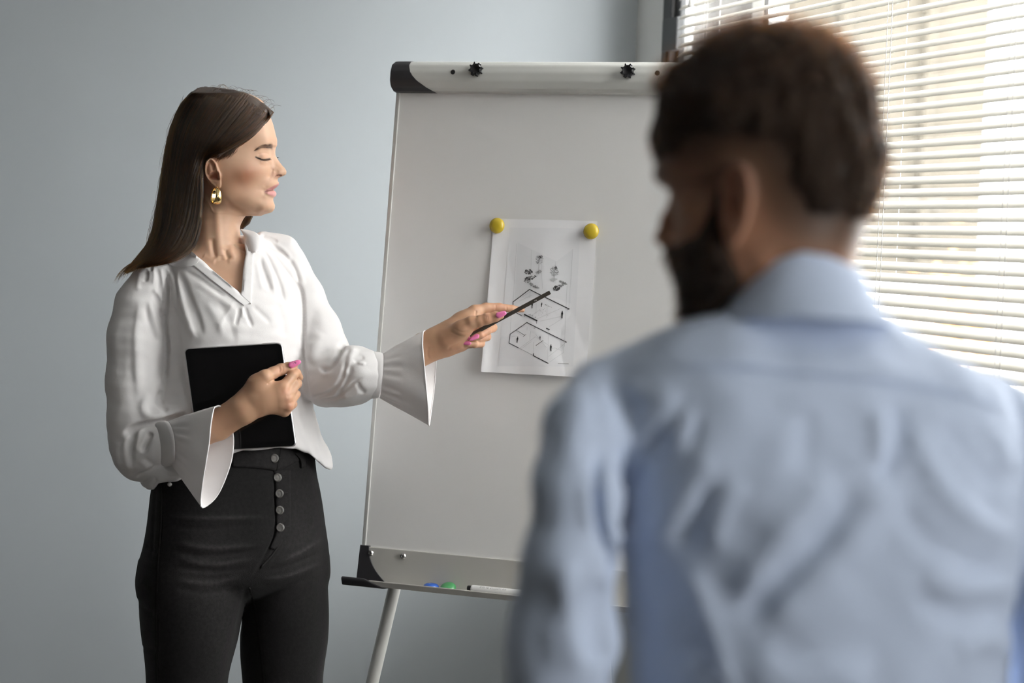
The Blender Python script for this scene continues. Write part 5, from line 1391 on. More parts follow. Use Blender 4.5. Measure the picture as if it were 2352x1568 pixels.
    def seam(name, L_, R_, lift=.0012, m=M['denim_seam'], thick=.001, n=40, mm=4):
        V, F = strip_on(jb, L_, R_, lift, 3.65, n, mm, thick); o = mesh_obj(name, V, F, m, je); fix_normals(o); return o
    M['denim_flat'] = mat('black_denim_panel', (0.013, 0.012, 0.0122), 0.85, spec=.2, bump=(700, .6, .001), vary=(170, .3))
    seam('waistband', [(535, 1036), (580, 1034), (618, 1030), (645, 1026)], [(534, 1072), (580, 1074), (618, 1078), (634, 1082)], .003, M['denim_flat'], n=30, mm=8)
    seam('waistband', [(645, 1026), (672, 1036), (700, 1048), (718, 1058)], [(634, 1082), (660, 1072), (695, 1056), (720, 1075)], .0026, M['denim_flat'], n=30, mm=8)
    seam('fly_panel', [(630, 1080), (632, 1130), (634, 1190), (634, 1222), (620, 1258)], [(668, 1078), (668, 1130), (668, 1190), (664, 1230), (630, 1262)], .0026, M['denim_flat'], n=40, mm=8)
    for L_, R_ in (([(534, 1066), (580, 1068), (618, 1073), (632, 1077)], [(534, 1069), (580, 1071), (618, 1076), (633, 1080)]), ([(370, 1110), (368, 1200), (360, 1320), (358, 1450), (360, 1566)], [(374, 1110), (372, 1200), (364, 1320), (362, 1450), (364, 1566)]),
                   ([(571, 1348), (584, 1400), (596, 1480), (605, 1566)], [(575, 1348), (588, 1400), (600, 1480), (609, 1566)]), ([(660, 1090), (662, 1150), (660, 1205), (650, 1236), (625, 1272), (598, 1302)], [(662.5, 1090), (664.5, 1150), (662.5, 1205), (652, 1238), (627, 1275), (600, 1305)]),
                   ([(640, 1078), (672, 1062), (692, 1048)], [(641, 1081), (673, 1065), (693, 1051)])): seam('seam', L_, R_, .0016, M['denim_seam'])
    seam('belt_loop', [(677, 1040), (690, 1055), (692, 1075)], [(690, 1036), (702, 1052), (702, 1072)], .006, M['denim_flat'], n=14, mm=5)
    seam('belt_loop', [(384, 1098), (382, 1110), (381, 1122)], [(396, 1098), (394, 1110), (393, 1122)], .005, M['denim_flat'], n=12, mm=5)
    for x, y in ((631, 1052), (638, 1096), (642, 1133), (643, 1171), (644, 1211)):
        z = hit(jb, x, y, 3.64); cpt = np.array(W(x, y, z - .0072)); ax = -np.array(FV) - .38 * np.array(RV); ax /= np.linalg.norm(ax)
        o = mesh_obj('button', *lathe_vf([(.0001, -.003), (.0070, -.003), (.0082, 0), (.0080, .0016), (.0062, .0024), (.0054, .0018), (.0030, .0022), (.0001, .0023)], cpt, ax, 24), M['button'], je); auto_smooth(o, 50)
        hx0 = x + 8
        seam('buttonhole', [(hx0, y - 1.5), (hx0 + 12, y - 3.5)], [(hx0, y + 1.5), (hx0 + 12, y - .5)], .0040, M['denim_seam'], n=8, mm=3)
    z = hit(jb, 390, 1112, 3.68); mesh_obj('rivet', *lathe_vf([(.0001, -.002), (.004, -.002), (.0044, 0), (.003, .0016), (.0001, .002)], W(390, 1112, z - .0058), -np.array(FV), 16), M['button'], je)
    # shoes
    for x, zz, dx in ((428, 3.70, .06), (652, 3.78, .06)):
        f0 = W(x, 2235, zz); toe = np.array([f0[0] + .10, f0[1] - .20, 0]); heel = np.array([f0[0] - .01, f0[1] + .06, 0])
        g = Grid((min(toe[0], heel[0]) - .07, min(toe[1], heel[1]) - .07, .0), (max(toe[0], heel[0]) + .07, max(toe[1], heel[1]) + .07, .16), .006)
        t_ = lambda p, z: np.array([p[0], p[1], z])
        g.cap(t_(heel, .045), t_(toe, .036), .036, .034, .01); g.cap(t_(heel, .05), t_(heel * .7 + toe * .3, .085), .036, .036, .03)
        X, Y_, Z = g.coords((slice(None),) * 3); g.f = np.maximum(g.f, .010 - Z + 0 * X + 0 * Y_)
        V, F = g.mesh(1); o = mesh_obj('shoe', V, F, M['shoe'], root); fix_normals(o)
        ax = (toe - heel) / np.linalg.norm(toe - heel); sd_ = np.cross(ax, (0, 0, 1)); pts = []
        for k in range(24):
            a = 2 * PI * k / 24; pts.append((heel + toe) / 2 + ax * math.cos(a) * (np.linalg.norm(toe - heel) / 2 + .036) + sd_ * math.sin(a) * .040)
        V = np.array([p + np.array([0, 0, z]) for z in (.001, .022) for p in pts]); F = [tuple(range(24))[::-1], tuple(range(24, 48))] + [(k, (k + 1) % 24, 24 + (k + 1) % 24, 24 + k) for k in range(24)]
        s_ = mesh_obj('sole', V, F, M['sole'], o, smooth=False); fix_normals(s_)
    # ---------------- hair
    HP = [(626, 259), (619, 249), (606, 237), (588, 224), (566, 214), (540, 207), (515, 203.5), (490, 200), (468, 200), (452, 205), (438, 212), (420, 232), (404, 258), (391, 290), (381, 328), (374, 365), (367, 412), (360, 460), (352, 508), (344, 545), (331, 573), (315, 592), (296, 608), (284, 624), (276, 640),
          (290, 630), (308, 616), (330, 606), (362, 603), (392, 600), (415, 591), (432, 577), (446, 556), (456, 532), (462, 505), (466, 470), (468, 436), (467, 408), (467, 392), (467.5, 378), (472, 366), (481, 360.5), (489, 361.5), (496, 364), (503, 363), (511, 357), (519, 351), (528, 346), (540, 340), (556, 332), (572, 322), (586, 312), (597, 301), (606, 288), (612, 278), (619, 268)]
    PQ = np.stack(np.meshgrid(hx_, hy_, indexing='ij'), -1).reshape(-1, 2); sd = poly_sd(PQ, HP).reshape(D.shape)
    FACEEDGE = [(634, 263), (616, 274.5), (607, 287), (597, 301), (586, 312), (572, 322), (556, 332), (540, 340), (527, 348), (519, 358), (511, 372), (503, 376), (489, 363), (481, 360.5), (472, 366), (467.5, 378)]
    dfe = seg_dist(PQ, FACEEDGE)[0].reshape(D.shape)
    skin = bilin(xs, ys, Yface, PQ[:, 0], PQ[:, 1], -6.0).reshape(D.shape)
    ramp = np.clip(dfe / 26, 0, 1) ** .6
    Yh = np.where(skin > 2, np.minimum(D, skin + 1.6 + (np.maximum(D - skin, 2)) * ramp), D)
    Yh = np.where(skin > 2, np.maximum(Yh, skin + 1.6), Yh)
    endcut = np.clip((PQ[:, 1].reshape(D.shape) - 540) / 60, 0, 1)
    tuck = np.exp(-(seg_dist(PQ, [(470, 362), (486, 356), (505, 352), (530, 342)])[0].reshape(D.shape) / 10) ** 2)
    Yhm = np.where(sd < 0, Yh, np.minimum(Yh, -sd * 6.0))
    Yhm = np.where((sd < 0) & (sd > -1.5), Yhm, Yhm)
    lo, hi = C3(258, 660, ZS), C3(655, 190, ZS)
    g = Grid((lo[0] - .02, lo[1] - .004, 3.60), (hi[0] + .01, hi[1] + .008, 3.84), .0018)
    Yhm = np.where(sd > -11 * endcut, np.minimum(Yhm, -(sd + 11 * endcut) * 6.0), Yhm)
    relief_solid(g, hx_, hy_, Yhm - 1.0 - 3.0 * endcut, ZS, .002)
    g.chain([(575, 470, 3.785, 12), (571, 490, 3.785, 11), (565, 507, 3.785, 9.5), (556, 522, 3.785, 5)], .004)
    V, F = g.mesh(2)
    ho = mesh_obj('hair', cam2world(V), F, M['hair_base'], root)
    # strands that follow the combing
    G = [[(630, 258), (608, 287), (580, 311), (540, 333), (500, 354), (470, 367), (463, 405), (462, 455), (456, 515), (440, 562), (405, 593), (345, 606)],
         [(612, 243), (590, 274), (555, 305), (520, 333), (492, 351), (470, 364), (459, 405), (456, 460), (448, 515), (430, 560), (395, 592), (335, 606)],
         [(592, 228), (566, 262), (532, 300), (502, 332), (480, 352), (464, 372), (453, 412), (447, 465), (438, 515), (418, 558), (380, 592), (322, 608)],
         [(564, 214), (536, 250), (504, 292), (478, 330), (462, 362), (449, 395), (441, 425), (433, 475), (422, 522), (400, 565), (360, 597), (310, 612)],
         [(530, 205), (500, 240), (472, 282), (451, 322), (437, 360), (428, 400), (420, 440), (412, 485), (402, 530), (380, 570), (338, 602), (298, 620)],
         [(495, 201), (466, 228), (442, 268), (425, 310), (413, 352), (405, 395), (398, 440), (390, 488), (380, 533), (360, 572), (322, 604), (287, 630)],
         [(470, 200), (440, 222), (418, 256), (403, 294), (393, 338), (386, 382), (380, 430), (372, 480), (363, 528), (345, 568), (315, 600), (282, 634)],
         [(455, 203), (428, 226), (407, 256), (394, 290), (384, 330), (377, 372), (370, 420), (363, 470), (354, 518), (338, 562), (308, 600), (276, 640)]]
    GA = np.array([curve_pts(q, 3) for q in G]); ng = len(G); n = GA.shape[1]; strands = []
    rng = np.random.default_rng(5)
    tq = np.linspace(0, 1, n)
    for i in range(9000):
        s = rng.uniform(0, ng - 1.0001); a = int(s); t = s - a; t = t * t * (3 - 2 * t) * .5 + t * .5
        p = GA[a] * (1 - t) + GA[a + 1] * t
        lock = round(s * 5.2) / 5.2; gat = (lock - s) * 26.0; cl = rng.normal(0, 1.3) + 2.2 * math.sin(lock * 23 + 1); w1 = rng.uniform(0, 6.28)
        tg = np.gradient(p, axis=0); nn = np.stack([-tg[:, 1], tg[:, 0]], 1); nn /= np.linalg.norm(nn, axis=1, keepdims=True) + 1e-9
        p = p + nn * (cl * (.35 + tq * .9) - gat * np.clip(tq * 2.2 - .9, 0, 1) * .55 + .9 * np.sin(tq * rng.uniform(4, 10) + w1))[:, None]
        e = int(n * (1 - rng.beta(1.0, 5.0) * .45)); b0 = int(rng.beta(1, 3) * n * .45) if rng.random() < .6 else 0
        p = p[b0:e]
        if len(p) < 6: continue
        yh = bilin(hx_, hy_, Yh, p[:, 0], p[:, 1], 20.0); d0 = bilin(hx_, hy_, sd, p[:, 0], p[:, 1], 30.0)
        yh = np.maximum(yh, 4) - np.clip(d0 + 3, 0, 12) * 1.0
        for _ in range(2): yh[1:-1] = (yh[:-2] + yh[1:-1] * 2 + yh[2:]) / 4
        lift = rng.normal(-.2, 1.0) + .8 * math.sin(s * 31)
        z = ZS - (yh + lift) * .001
        m = d0 < 4
        if m.sum() < 6: continue
        last = np.where(m)[0]; p, z = p[last[0]:last[-1] + 1], z[last[0]:last[-1] + 1]
        strands.append(cam2world(np.stack([(p[:, 0] - 1176) / FP * z, (784 - p[:, 1]) / FP * z, z], 1)))
    for i in range(520):                      # soft short hair at the temple and hairline
        t = rng.random()
        if i < 240: q0 = np.array([545 - 42 * t, 338 + 18 * t]) + rng.normal(0, 2.0, 2); q1 = q0 + np.array([-14 + 8 * t, 13 + 7 * rng.random()]) * rng.uniform(.6, 1.1)
        else: q0 = np.array([np.interp(t, [0, .3, .6, 1], [626, 604, 578, 540]), np.interp(t, [0, .3, .6, 1], [262, 286, 314, 338])]) + rng.normal(0, 1.5, 2); q1 = q0 + np.array([-22, 13]) * rng.uniform(.6, 1.3) + np.array([1.5, 2.0])
        p = curve_pts([q0, (q0 + q1) / 2 + np.array([1.0, -.6]), q1], 4)
        z = np.array([hit(hb, a, b_, 3.67) for a, b_ in p]) - .0012 - .0014 * np.sin(np.linspace(0, 3.1, len(p)))
        strands.append(cam2world(np.stack([(p[:, 0] - 1176) / FP * z, (784 - p[:, 1]) / FP * z, z], 1)))
    for i in range(300):                      # the lock on the far side, under the chin
        q = np.array([(584, 465), (577, 488), (570, 506), (553, 525)]) + rng.normal(0, 1.2, (1, 2)) + np.array([rng.uniform(-9, 4), 0]) * np.array([[1, 0], [1, 0], [.9, 0], [.3, 0]])
        p = curve_pts(q, 5); z = np.full(len(p), 3.776 + rng.uniform(-.004, .01))
        strands.append(cam2world(np.stack([(p[:, 0] - 1176) / FP * z, (784 - p[:, 1]) / FP * z, z], 1)))
    for i in range(150):                     # thin ends spread over the shoulder
        t = rng.random(); q0 = np.array([340 - 42 * t, 598 + 11 * t]) + rng.normal(0, 2.2, 2); L_ = rng.uniform(14, 44) * (.5 + .5 * t)
        q = np.array([q0, q0 + np.array([-.40, .26]) * L_, q0 + np.array([-.74, .62]) * L_, q0 + np.array([-1.0, 1.08]) * L_]) + rng.normal(0, .5, (4, 2)); p = curve_pts(q, 4)
        z = np.full(len(p), ZS - .096 + rng.uniform(-.004, .012)) + np.linspace(0, .006, len(p))
        strands.append(cam2world(np.stack([(p[:, 0] - 1176) / FP * z, (784 - p[:, 1]) / FP * z, z], 1)))
    for i in range(420):                     # loose locks that leave gaps above the collar
        k_ = rng.integers(0, 4); q = np.array([(462 - 5 * k_, 500), (455 - 7 * k_, 540), (440 - 10 * k_, 570), (412 - 12 * k_, 592), (372 - 10 * k_, 604 + 1.5 * k_), (330 - 6 * k_, 608 + 2 * k_)]) + rng.normal(0, 1.1, (1, 2)) + np.outer(np.linspace(0, 1, 6), rng.normal(0, 2.2, 2)); p = curve_pts(q, 4)
        yh = bilin(hx_, hy_, D, p[:, 0], p[:, 1], 60.0); z = ZS - (np.clip(yh, 40, 104) + rng.normal(0, 1.2)) * .001; z = np.minimum(z, np.linspace(3.655, 3.628, len(p)))
        strands.append(cam2world(np.stack([(p[:, 0] - 1176) / FP * z, (784 - p[:, 1]) / FP * z, z], 1)))
    for i in range(70):                      # fly-away hairs
        if i < 45:
            t = rng.random(); x = 470 + 165 * t; y = np.interp(x, [470, 520, 566, 606, 636], [200, 203, 213, 236, 262]) + 1
            d = np.array([rng.uniform(8, 30), rng.uniform(-10, 3)]); q = [(x, y), (x + d[0] * .4, y + d[1] * .9), (x + d[0] * .8, y + d[1] + 2), (x + d[0], y + d[1] + rng.uniform(2, 12))]; zz = ZS + rng.uniform(-.01, .03)
        else:
            t = rng.random(); y = 230 + 330 * t; x = np.interp(y, [230, 290, 365, 460, 545, 575], [422, 391, 374, 360, 344, 330]); q = [(x + 4, y - 20), (x - rng.uniform(1, 9), y + 10), (x - rng.uniform(2, 16), y + 45), (x - rng.uniform(4, 18), y + 80)]; zz = ZS + rng.uniform(-.03, .02)
        p = curve_pts(q, 4); z = np.full(len(p), zz)
        strands.append(cam2world(np.stack([(p[:, 0] - 1176) / FP * z, (784 - p[:, 1]) / FP * z, z], 1))[::1])
    sh = hair_curves('hair_strands', strands, .00019, M['hair'], ho); tag(sh, kind='stuff')
    bs = []
    for i in range(90):
        t = rng.random(); x = 588 + 36 * t; y = np.interp(x, [588, 598, 606, 624], [345, 338, 336, 336.5]) + rng.uniform(-1, 1) * np.interp(x, [588, 602, 624], [1.2, 3.5, 5])
        d = np.array([-6.0, -1.5 + 3.5 * (1 - t)]); p = curve_pts([(x, y), (x + d[0] * .5, y + d[1] * .5 - .6), (x + d[0], y + d[1])], 2)
        bs.append(np.array([W(a, b_, hit(hb, a, b_, 3.66) - .0004) for a, b_ in p]))
    tag(hair_curves('eyebrow', bs, .00011, M['hair'], root), kind='stuff')
    return root
M['screen'] = mat('black_tablet_glass', (0.006, 0.0055, 0.006), 0.08, spec=.5)
M['bezel'] = mat('black_bezel', (0.004, 0.004, 0.0045), 0.12)
M['case'] = mat('silver_tablet_case', (0.62, 0.60, 0.61), 0.3, metal=.8)
def build_tablet():
    tl, tr_, br = (np.array(W(422, 799.5, 3.620)), np.array(W(647.5, 786, 3.612)), np.array(W(681, 1025.5, 3.612)))
    ex = tr_ - tl; wd_ = np.linalg.norm(ex); ex /= wd_; ey = br - tr_; hd_ = np.linalg.norm(ey); ey /= hd_; nz = np.cross(ex, ey)
    if nz @ (CAM - tl) < 0: nz = -nz
    T = empty('tablet', (tl + tr_ + br) / 3); tag(T, 'black tablet with silver edge held against the white blouse', 'tablet')
    def slab(name, inset, z0, z1, r, m, bev):
        pts = []
        for cx_, cy_, a0 in ((inset + r, inset + r, 180), (wd_ - inset - r, inset + r, 270), (wd_ - inset - r, hd_ - inset - r, 0), (inset + r, hd_ - inset - r, 90)):
            for k in range(7):
                a = math.radians(a0 + k * 15); pts.append((cx_ + r * math.cos(a), cy_ + r * math.sin(a)))
        n = len(pts); V = np.array([tl + ex * p[0] + ey * p[1] + nz * z for z in (z0, z1) for p in pts])
        F = [tuple(range(n)), tuple(range(2 * n - 1, n - 1, -1))] + [(k, (k + 1) % n, n + (k + 1) % n, n + k) for k in range(n)]
        o = mesh_obj(name, V, F, m, T, smooth=False); fix_normals(o)
        if bev: bevel(o, bev, 3); 
        return o
    slab('case', 0, -.0072, -.0002, .0085, M['case'], .0018); slab('bezel', .0019, -.0010, .0004, .0078, M['bezel'], .0003); slab('screen', .012, .0003, .0006, .002, M['screen'], 0)
    mesh_obj('volume_key', *box_vf((wd_ * .80, -.0006, -.0055), (wd_ * .93, .0008, -.0030), lambda V: np.array([tl + ex * v[0] + ey * v[1] + nz * v[2] for v in V])), M['case'], T, smooth=False)
def build_pencil():
    a, b = np.array(W(1263.5, 671, 3.640)), np.array(W(1068, 776.5, 3.652)); ax = (b - a); L = np.linalg.norm(ax); ax /= L
    Pn = empty('pencil', a); tag(Pn, 'dark grey hexagonal pencil held in the pointing hand', 'pencil')
    M['pencil'] = mat('dark_pencil_lacquer', (0.045, 0.037, 0.030), 0.45)
    M['pencil_wood'] = mat('pencil_wood', (0.5, 0.36, 0.22), .7); M['print_white'] = mat('white_print', (.7, .7, .68), .5)
    e = b + ax * .015
    mesh_obj('shaft', *tube_vf([a, a + (e - a) * .5, e], .0041, 6), M['pencil'], Pn, smooth=False)
    mesh_obj('tip', *tube_vf([e, e + ax * .018], [.0040, .0006], 6), M['pencil_wood'], Pn, smooth=False)
    V, F = join_parts([box_vf((-.0007, -.0007, -.0002), (.0007, .0007, .0002), lambda V, q=q: np.array([np.array(W(1228.5 + q * 3, 690.5 - q * 1.2, 3.6369)) + v[0] * RV + v[1] * UV + v[2] * FV for v in V])) for q in (0, 1)])
    mesh_obj('printed_mark', V, F, M['print_white'], Pn, smooth=False)
build_woman(); build_tablet(); build_pencil()

# ------------------------------------------------------------------ man in the foreground, seen from behind
M['skin_man'] = mat('skin_tanned', (0.50, 0.27, 0.17), 0.5, vcol=True, sss=0.15, bump=(700, .15, .0005), spec=.35)
M['shirt'] = mat('light_blue_shirt', (0.53, 0.61, 0.77), 0.85, spec=.15, bump=(600, .25, .0008), sheen=.1)
M['hair_man'] = mat('dark_brown_short_hair', (0.050, 0.030, 0.018), 0.65, vcol=True, spec=.2, bump=(160, .8, .006))
M['hair_man_strand'] = hair_mat('brown_short_hair', .92, .25, .35, .3)
M['trousers'] = mat('navy_trousers', (0.02, 0.025, 0.04), 0.85, bump=(700, .3, .0006))
M['shoe_man'] = mat('brown_leather_shoe', (0.10, 0.05, 0.03), 0.35)
M['shirt_button'] = mat('pearl_button', (0.7, 0.7, 0.72), 0.3)
def build_man():
    ZM = 1.64
    fl = W(1800, 4400, 1.72); root = empty('person', (fl[0], fl[1], 0.0))
    tag(root, 'bearded man with short brown hair in light blue shirt seen from behind', 'person')
    # ------------ head and neck
    lo, hi = C3(1440, 800, ZM), C3(2080, 30, ZM)
    g = Grid((lo[0], lo[1], 1.50), (hi[0], hi[1], 1.79), .0021)
    HS = [(105, 1690, 1880, 1.645, .045), (130, 1610, 1935, 1.645, .062), (170, 1560, 1965, 1.645, .072), (230, 1523, 1990, 1.645, .077), (300, 1512, 2004, 1.645, .079), (360, 1511, 2018, 1.645, .079), (400, 1509, 2017, 1.645, .078), (420, 1520, 2015, 1.645, .077), (440, 1538, 2012, 1.645, .076), (465, 1546, 2006, 1.645, .075), (500, 1549, 1996, 1.645, .073),
          (545, 1546, 1983, 1.644, .071), (570, 1543, 1975, 1.643, .069), (590, 1552, 1968, 1.642, .066), (620, 1566, 1958, 1.641, .063), (660, 1585, 1958, 1.640, .059), (700, 1625, 1962, 1.640, .056), (740, 1655, 1975, 1.640, .056), (790, 1640, 2000, 1.640, .060)]
    g.stack(HS, math.radians(-10), 2.15, .004)
    g.chain([(1546, 462, 1.668, 8), (1534, 505, 1.668, 12), (1521, 546, 1.668, 13.5)], .010); g.chain([(1521, 546, 1.668, 13), (1536, 562, 1.662, 14)], .008)
    g.chain([(1519, 402, 1.660, 12), (1560, 396, 1.628, 14)], .012)
    base = g.f.copy()
    # ear
    earp = [(1660, 400), (1675, 380), (1697, 374), (1716, 385), (1728, 412), (1731, 450), (1724, 490), (1710, 525), (1692, 556), (1676, 568), (1664, 556), (1660, 520), (1657, 470), (1656, 430)]
    P2 = np.stack(np.meshgrid(np.arange(1630, 1760, 1.0), np.arange(350, 590, 1.0), indexing='ij'), -1)
    de = poly_sd(P2.reshape(-1, 2), earp).reshape(P2.shape[:2])
    X, Yc, Z = g.coords((slice(None),) * 3); Zb = np.broadcast_to(Z, g.f.shape)
    px, py = 1176 + FP * X / Zb, 784 - FP * Yc / Zb
    sdE = bilin(np.arange(1630, 1760, 1.0), np.arange(350, 590, 1.0), de, px, py, 80.0)
    prot = .010 + .016 * np.clip((px - 1655) / 60, 0, 1) + .004 * np.exp(-((sdE + 9) / 7) ** 2) - .007 * np.exp(-((px - 1688) / 13) ** 2 - ((py - 475) / 42) ** 2) - .004 * np.exp(-((px - 1692) / 9) ** 2 - ((py - 412) / 16) ** 2)
    ear = np.maximum(np.maximum(sdE * ZM / FP, (base - prot) * .9), Zb - 1.625)
    g.union((slice(None),) * 3, ear.astype(np.float32), .004)
    V, F = g.mesh(2)
    V = sculpt(V, F, [([(1545, 425), (1565, 440), (1580, 440)], 12, -3.0), ([(1560, 470), (1590, 500), (1620, 500)], 22, 2.5), ([(1740, 560), (1760, 640), (1770, 720)], 25, 2.0), ([(1850, 600), (1850, 720)], 18, -2.0), ([(1530, 570), (1545, 560)], 6, -2.0)])
    P = cam2px(V); SKM = np.array([.38, .20, .125]); c = np.tile(SKM, (len(V), 1)); HC = np.array([.033, .019, .011])
    def soft(poly, s): return 1 / (1 + np.exp(poly_sd(P, poly) / s))
    SIDE = [(1500, 100), (1500, 345), (1545, 340), (1575, 352), (1600, 372), (1622, 410), (1640, 420), (1652, 392), (1690, 362), (1725, 372), (1745, 420), (1765, 480), (1800, 520), (1850, 545), (1910, 556), (2050, 556), (2050, 100)]
    FADE = [(1500, 100), (1500, 345), (1545, 340), (1570, 330), (1620, 330), (1690, 330), (1740, 350), (1790, 420), (1850, 470), (2050, 500), (2050, 100)]
    c = mix3(c, .55 * soft([(q[0], q[1] + 40) for q in SIDE], 22), HC * 1.6); c = mix3(c, .62 * soft(SIDE, 16), HC * 1.3); c = mix3(c, .85 * soft([(q[0], q[1] + 14) for q in FADE], 26), HC)
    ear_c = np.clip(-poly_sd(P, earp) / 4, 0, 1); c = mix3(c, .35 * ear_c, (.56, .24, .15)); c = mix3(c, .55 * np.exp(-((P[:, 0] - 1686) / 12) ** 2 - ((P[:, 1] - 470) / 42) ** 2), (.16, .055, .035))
    c = mix3(c, .85 * np.exp(-((P[:, 0] - 1512) / 16) ** 2 - ((P[:, 1] - 398) / 8) ** 2), (.03, .02, .015))
    headV, headF, headC = cam2world(V), F, c
    hfield = base
    # ------------ hair and beard as masses over the scalp
    hair_rows = [(58, 1722, 1792, 1.645, .012), (64, 1690, 1840, 1.645, .030), (75, 1655, 1882, 1.645, .046), (92, 1625, 1920, 1.645, .059), (120, 1592, 1952, 1.645, .071), (160, 1545, 1982, 1.645, .080), (200, 1508, 2006, 1.645, .084), (240, 1494, 2021, 1.645, .0855), (280, 1490, 2030, 1.645, .086), (330, 1494, 2035, 1.645, .0855), (365, 1502, 2034, 1.645, .084),
                 (420, 1520, 2026, 1.645, .081), (486, 1560, 2006, 1.645, .0765), (553, 1600, 1981, 1.645, .072), (600, 1620, 1966, 1.645, .066)]
    gh = g.like(); gh.stack(hair_rows, math.radians(-10), 2.15, .004)
    HPm = [(1470, 40), (1470, 366), (1509, 366), (1530, 357), (1552, 355), (1566, 332), (1590, 308), (1640, 296), (1700, 304), (1745, 326), (1788, 382), (1826, 434), (1876, 474), (1940, 494), (2060, 500), (2060, 40)]
    A2 = np.stack(np.meshgrid(np.arange(1440, 2090, 2.0), np.arange(20, 820, 2.0), indexing='ij'), -1)
    def mask3(poly):
        s = poly_sd(A2.reshape(-1, 2), poly).reshape(A2.shape[:2]); return bilin(np.arange(1440, 2090, 2.0), np.arange(20, 820, 2.0), s, px, py, 60.0)
    mh = mask3(HPm)
    thin = np.clip((-mh - 6) / 150, 0, 1) ** 1.4                                     # hair grows thinner towards the hairline
    scalp = hfield - .0015 - .030 * thin
    fr = np.maximum(np.maximum(gh.f, np.where(py > 180, scalp, -1)), mh * ZM / FP * .7)
    gh.f = fr.astype(np.float32); V, F = gh.mesh(1)
    N = vnormals(V, F); r = np.random.default_rng(3)
    V = lumps(V, F, .0028, 130, 21, (1, .5, 1)); V = lumps(V, F, .0016, 320, 22, (1, .4, 1))
    P = cam2px(V); lit = np.exp(-((P[:, 0] - 1860) / 120) ** 2 - ((P[:, 1] - 120) / 90) ** 2)  # crown colour brightened to imitate window light on the hair
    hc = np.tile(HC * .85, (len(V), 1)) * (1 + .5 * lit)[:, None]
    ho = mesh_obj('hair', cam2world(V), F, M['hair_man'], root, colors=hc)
    # short strands standing off the mass
    N = vnormals(V, F); pick = r.choice(len(V), 9000); st = []
    for i in pick:
        n = N[i]; p = V[i]; d = n * .6 + np.array([-.5, .25, 0.1]) + r.normal(0, .25, 3) if cam2px(p[None])[0][1] < 220 else n * .25 + np.array([.1, -1.0, 0]) + r.normal(0, .25, 3)
        d /= np.linalg.norm(d); L = r.uniform(.006, .016) if cam2px(p[None])[0][1] < 220 else r.uniform(.003, .007)
        st.append(np.array([p - n * .001, p + d * L * .5 + n * .001, p + d * L]))
    tag(hair_curves('hair_strands', [cam2world(s) for s in st], .00022, M['hair_man_strand'], ho), kind='stuff')
    BE = [(1662, 388), (1652, 430), (1640, 470), (1622, 510), (1600, 540), (1570, 556), (1540, 566), (1526, 578), (1530, 600), (1540, 640), (1542, 690), (1536, 735), (1610, 745), (1668, 700), (1700, 655), (1690, 610), (1668, 575), (1658, 540), (1656, 480), (1660, 430)]
    gb = g.like(); mb = mask3(BE)
    gb.stack([(540, 1545, 1800, 1.650, .060), (575, 1534, 1800, 1.650, .066), (600, 1541, 1800, 1.650, .066), (640, 1554, 1790, 1.650, .064), (690, 1557, 1780, 1.650, .060), (728, 1556, 1760, 1.650, .052), (745, 1580, 1740, 1.65, .040)], math.radians(-10), 2.2, .004)
    th = .003 + .011 * np.clip(-mb / 26, 0, 1) * np.clip((py - 400) / 160, .2, 1)
    gb.f = np.minimum(np.maximum(gb.f, np.where(py < 575, 1, mb * ZM / FP)), np.maximum(hfield - th, mb * ZM / FP)).astype(np.float32)
    V, F = gb.mesh(1); V = lumps(V, F, .0012, 300, 31)
    bo = mesh_obj('beard', cam2world(V), F, M['hair_man'], root, colors=np.tile(HC * .8, (len(V), 1)))
    N = vnormals(V, F); st = []
    for i in r.choice(len(V), 3500):
        n, p = N[i], V[i]; d = n * .5 + np.array([-.1, -1.0, 0]) + r.normal(0, .3, 3); d /= np.linalg.norm(d); L = r.uniform(.003, .008)
        st.append(np.array([p - n * .001, p + d * L * .5 + n * .001, p + d * L]))
    tag(hair_curves('beard_strands', [cam2world(s) for s in st], .00022, M['hair_man_strand'], bo), kind='stuff')
    # ------------ hidden core and hands
    lo, hi = C3(1000, 4560, 1.74), C3(2640, 700, 1.62)
    g = Grid((lo[0], lo[1], 1.40), (hi[0] + .05, hi[1], 1.98), .010)
    g.stack([(700, 1660, 1985, 1.64, .054), (790, 1500, 2110, 1.64, .065), (900, 1410, 2240, 1.645, .085), (1139, 1470, 2260, 1.65, .095), (1568, 1500, 2230, 1.66, .095), (2000, 1490, 2220, 1.68, .092), (2300, 1480, 2200, 1.69, .085)], math.radians(8), 2.2, .02)
    LA = [(1420, 940, 1.615, 50), (1320, 1200, 1.565, 72), (1290, 1560, 1.580, 66), (1270, 1800, 1.580, 56), (1300, 2250, 1.540, 42)]
    RA = [(2290, 960, 1.680, 66), (2400, 1250, 1.680, 72), (2430, 1560, 1.700, 66), (2430, 1800, 1.710, 56), (2400, 2250, 1.680, 42)]
    g.chain(LA, .02); g.chain(RA, .02)
    g.chain([(1640, 2480, 1.69, 170), (1600, 3300, 1.72, 130), (1570, 4250, 1.78, 90)], .03); g.chain([(2040, 2480, 1.69, 170), (2030, 3300, 1.72, 130), (2000, 4250, 1.78, 90)], .03)
    CV, CF = g.mesh(1)
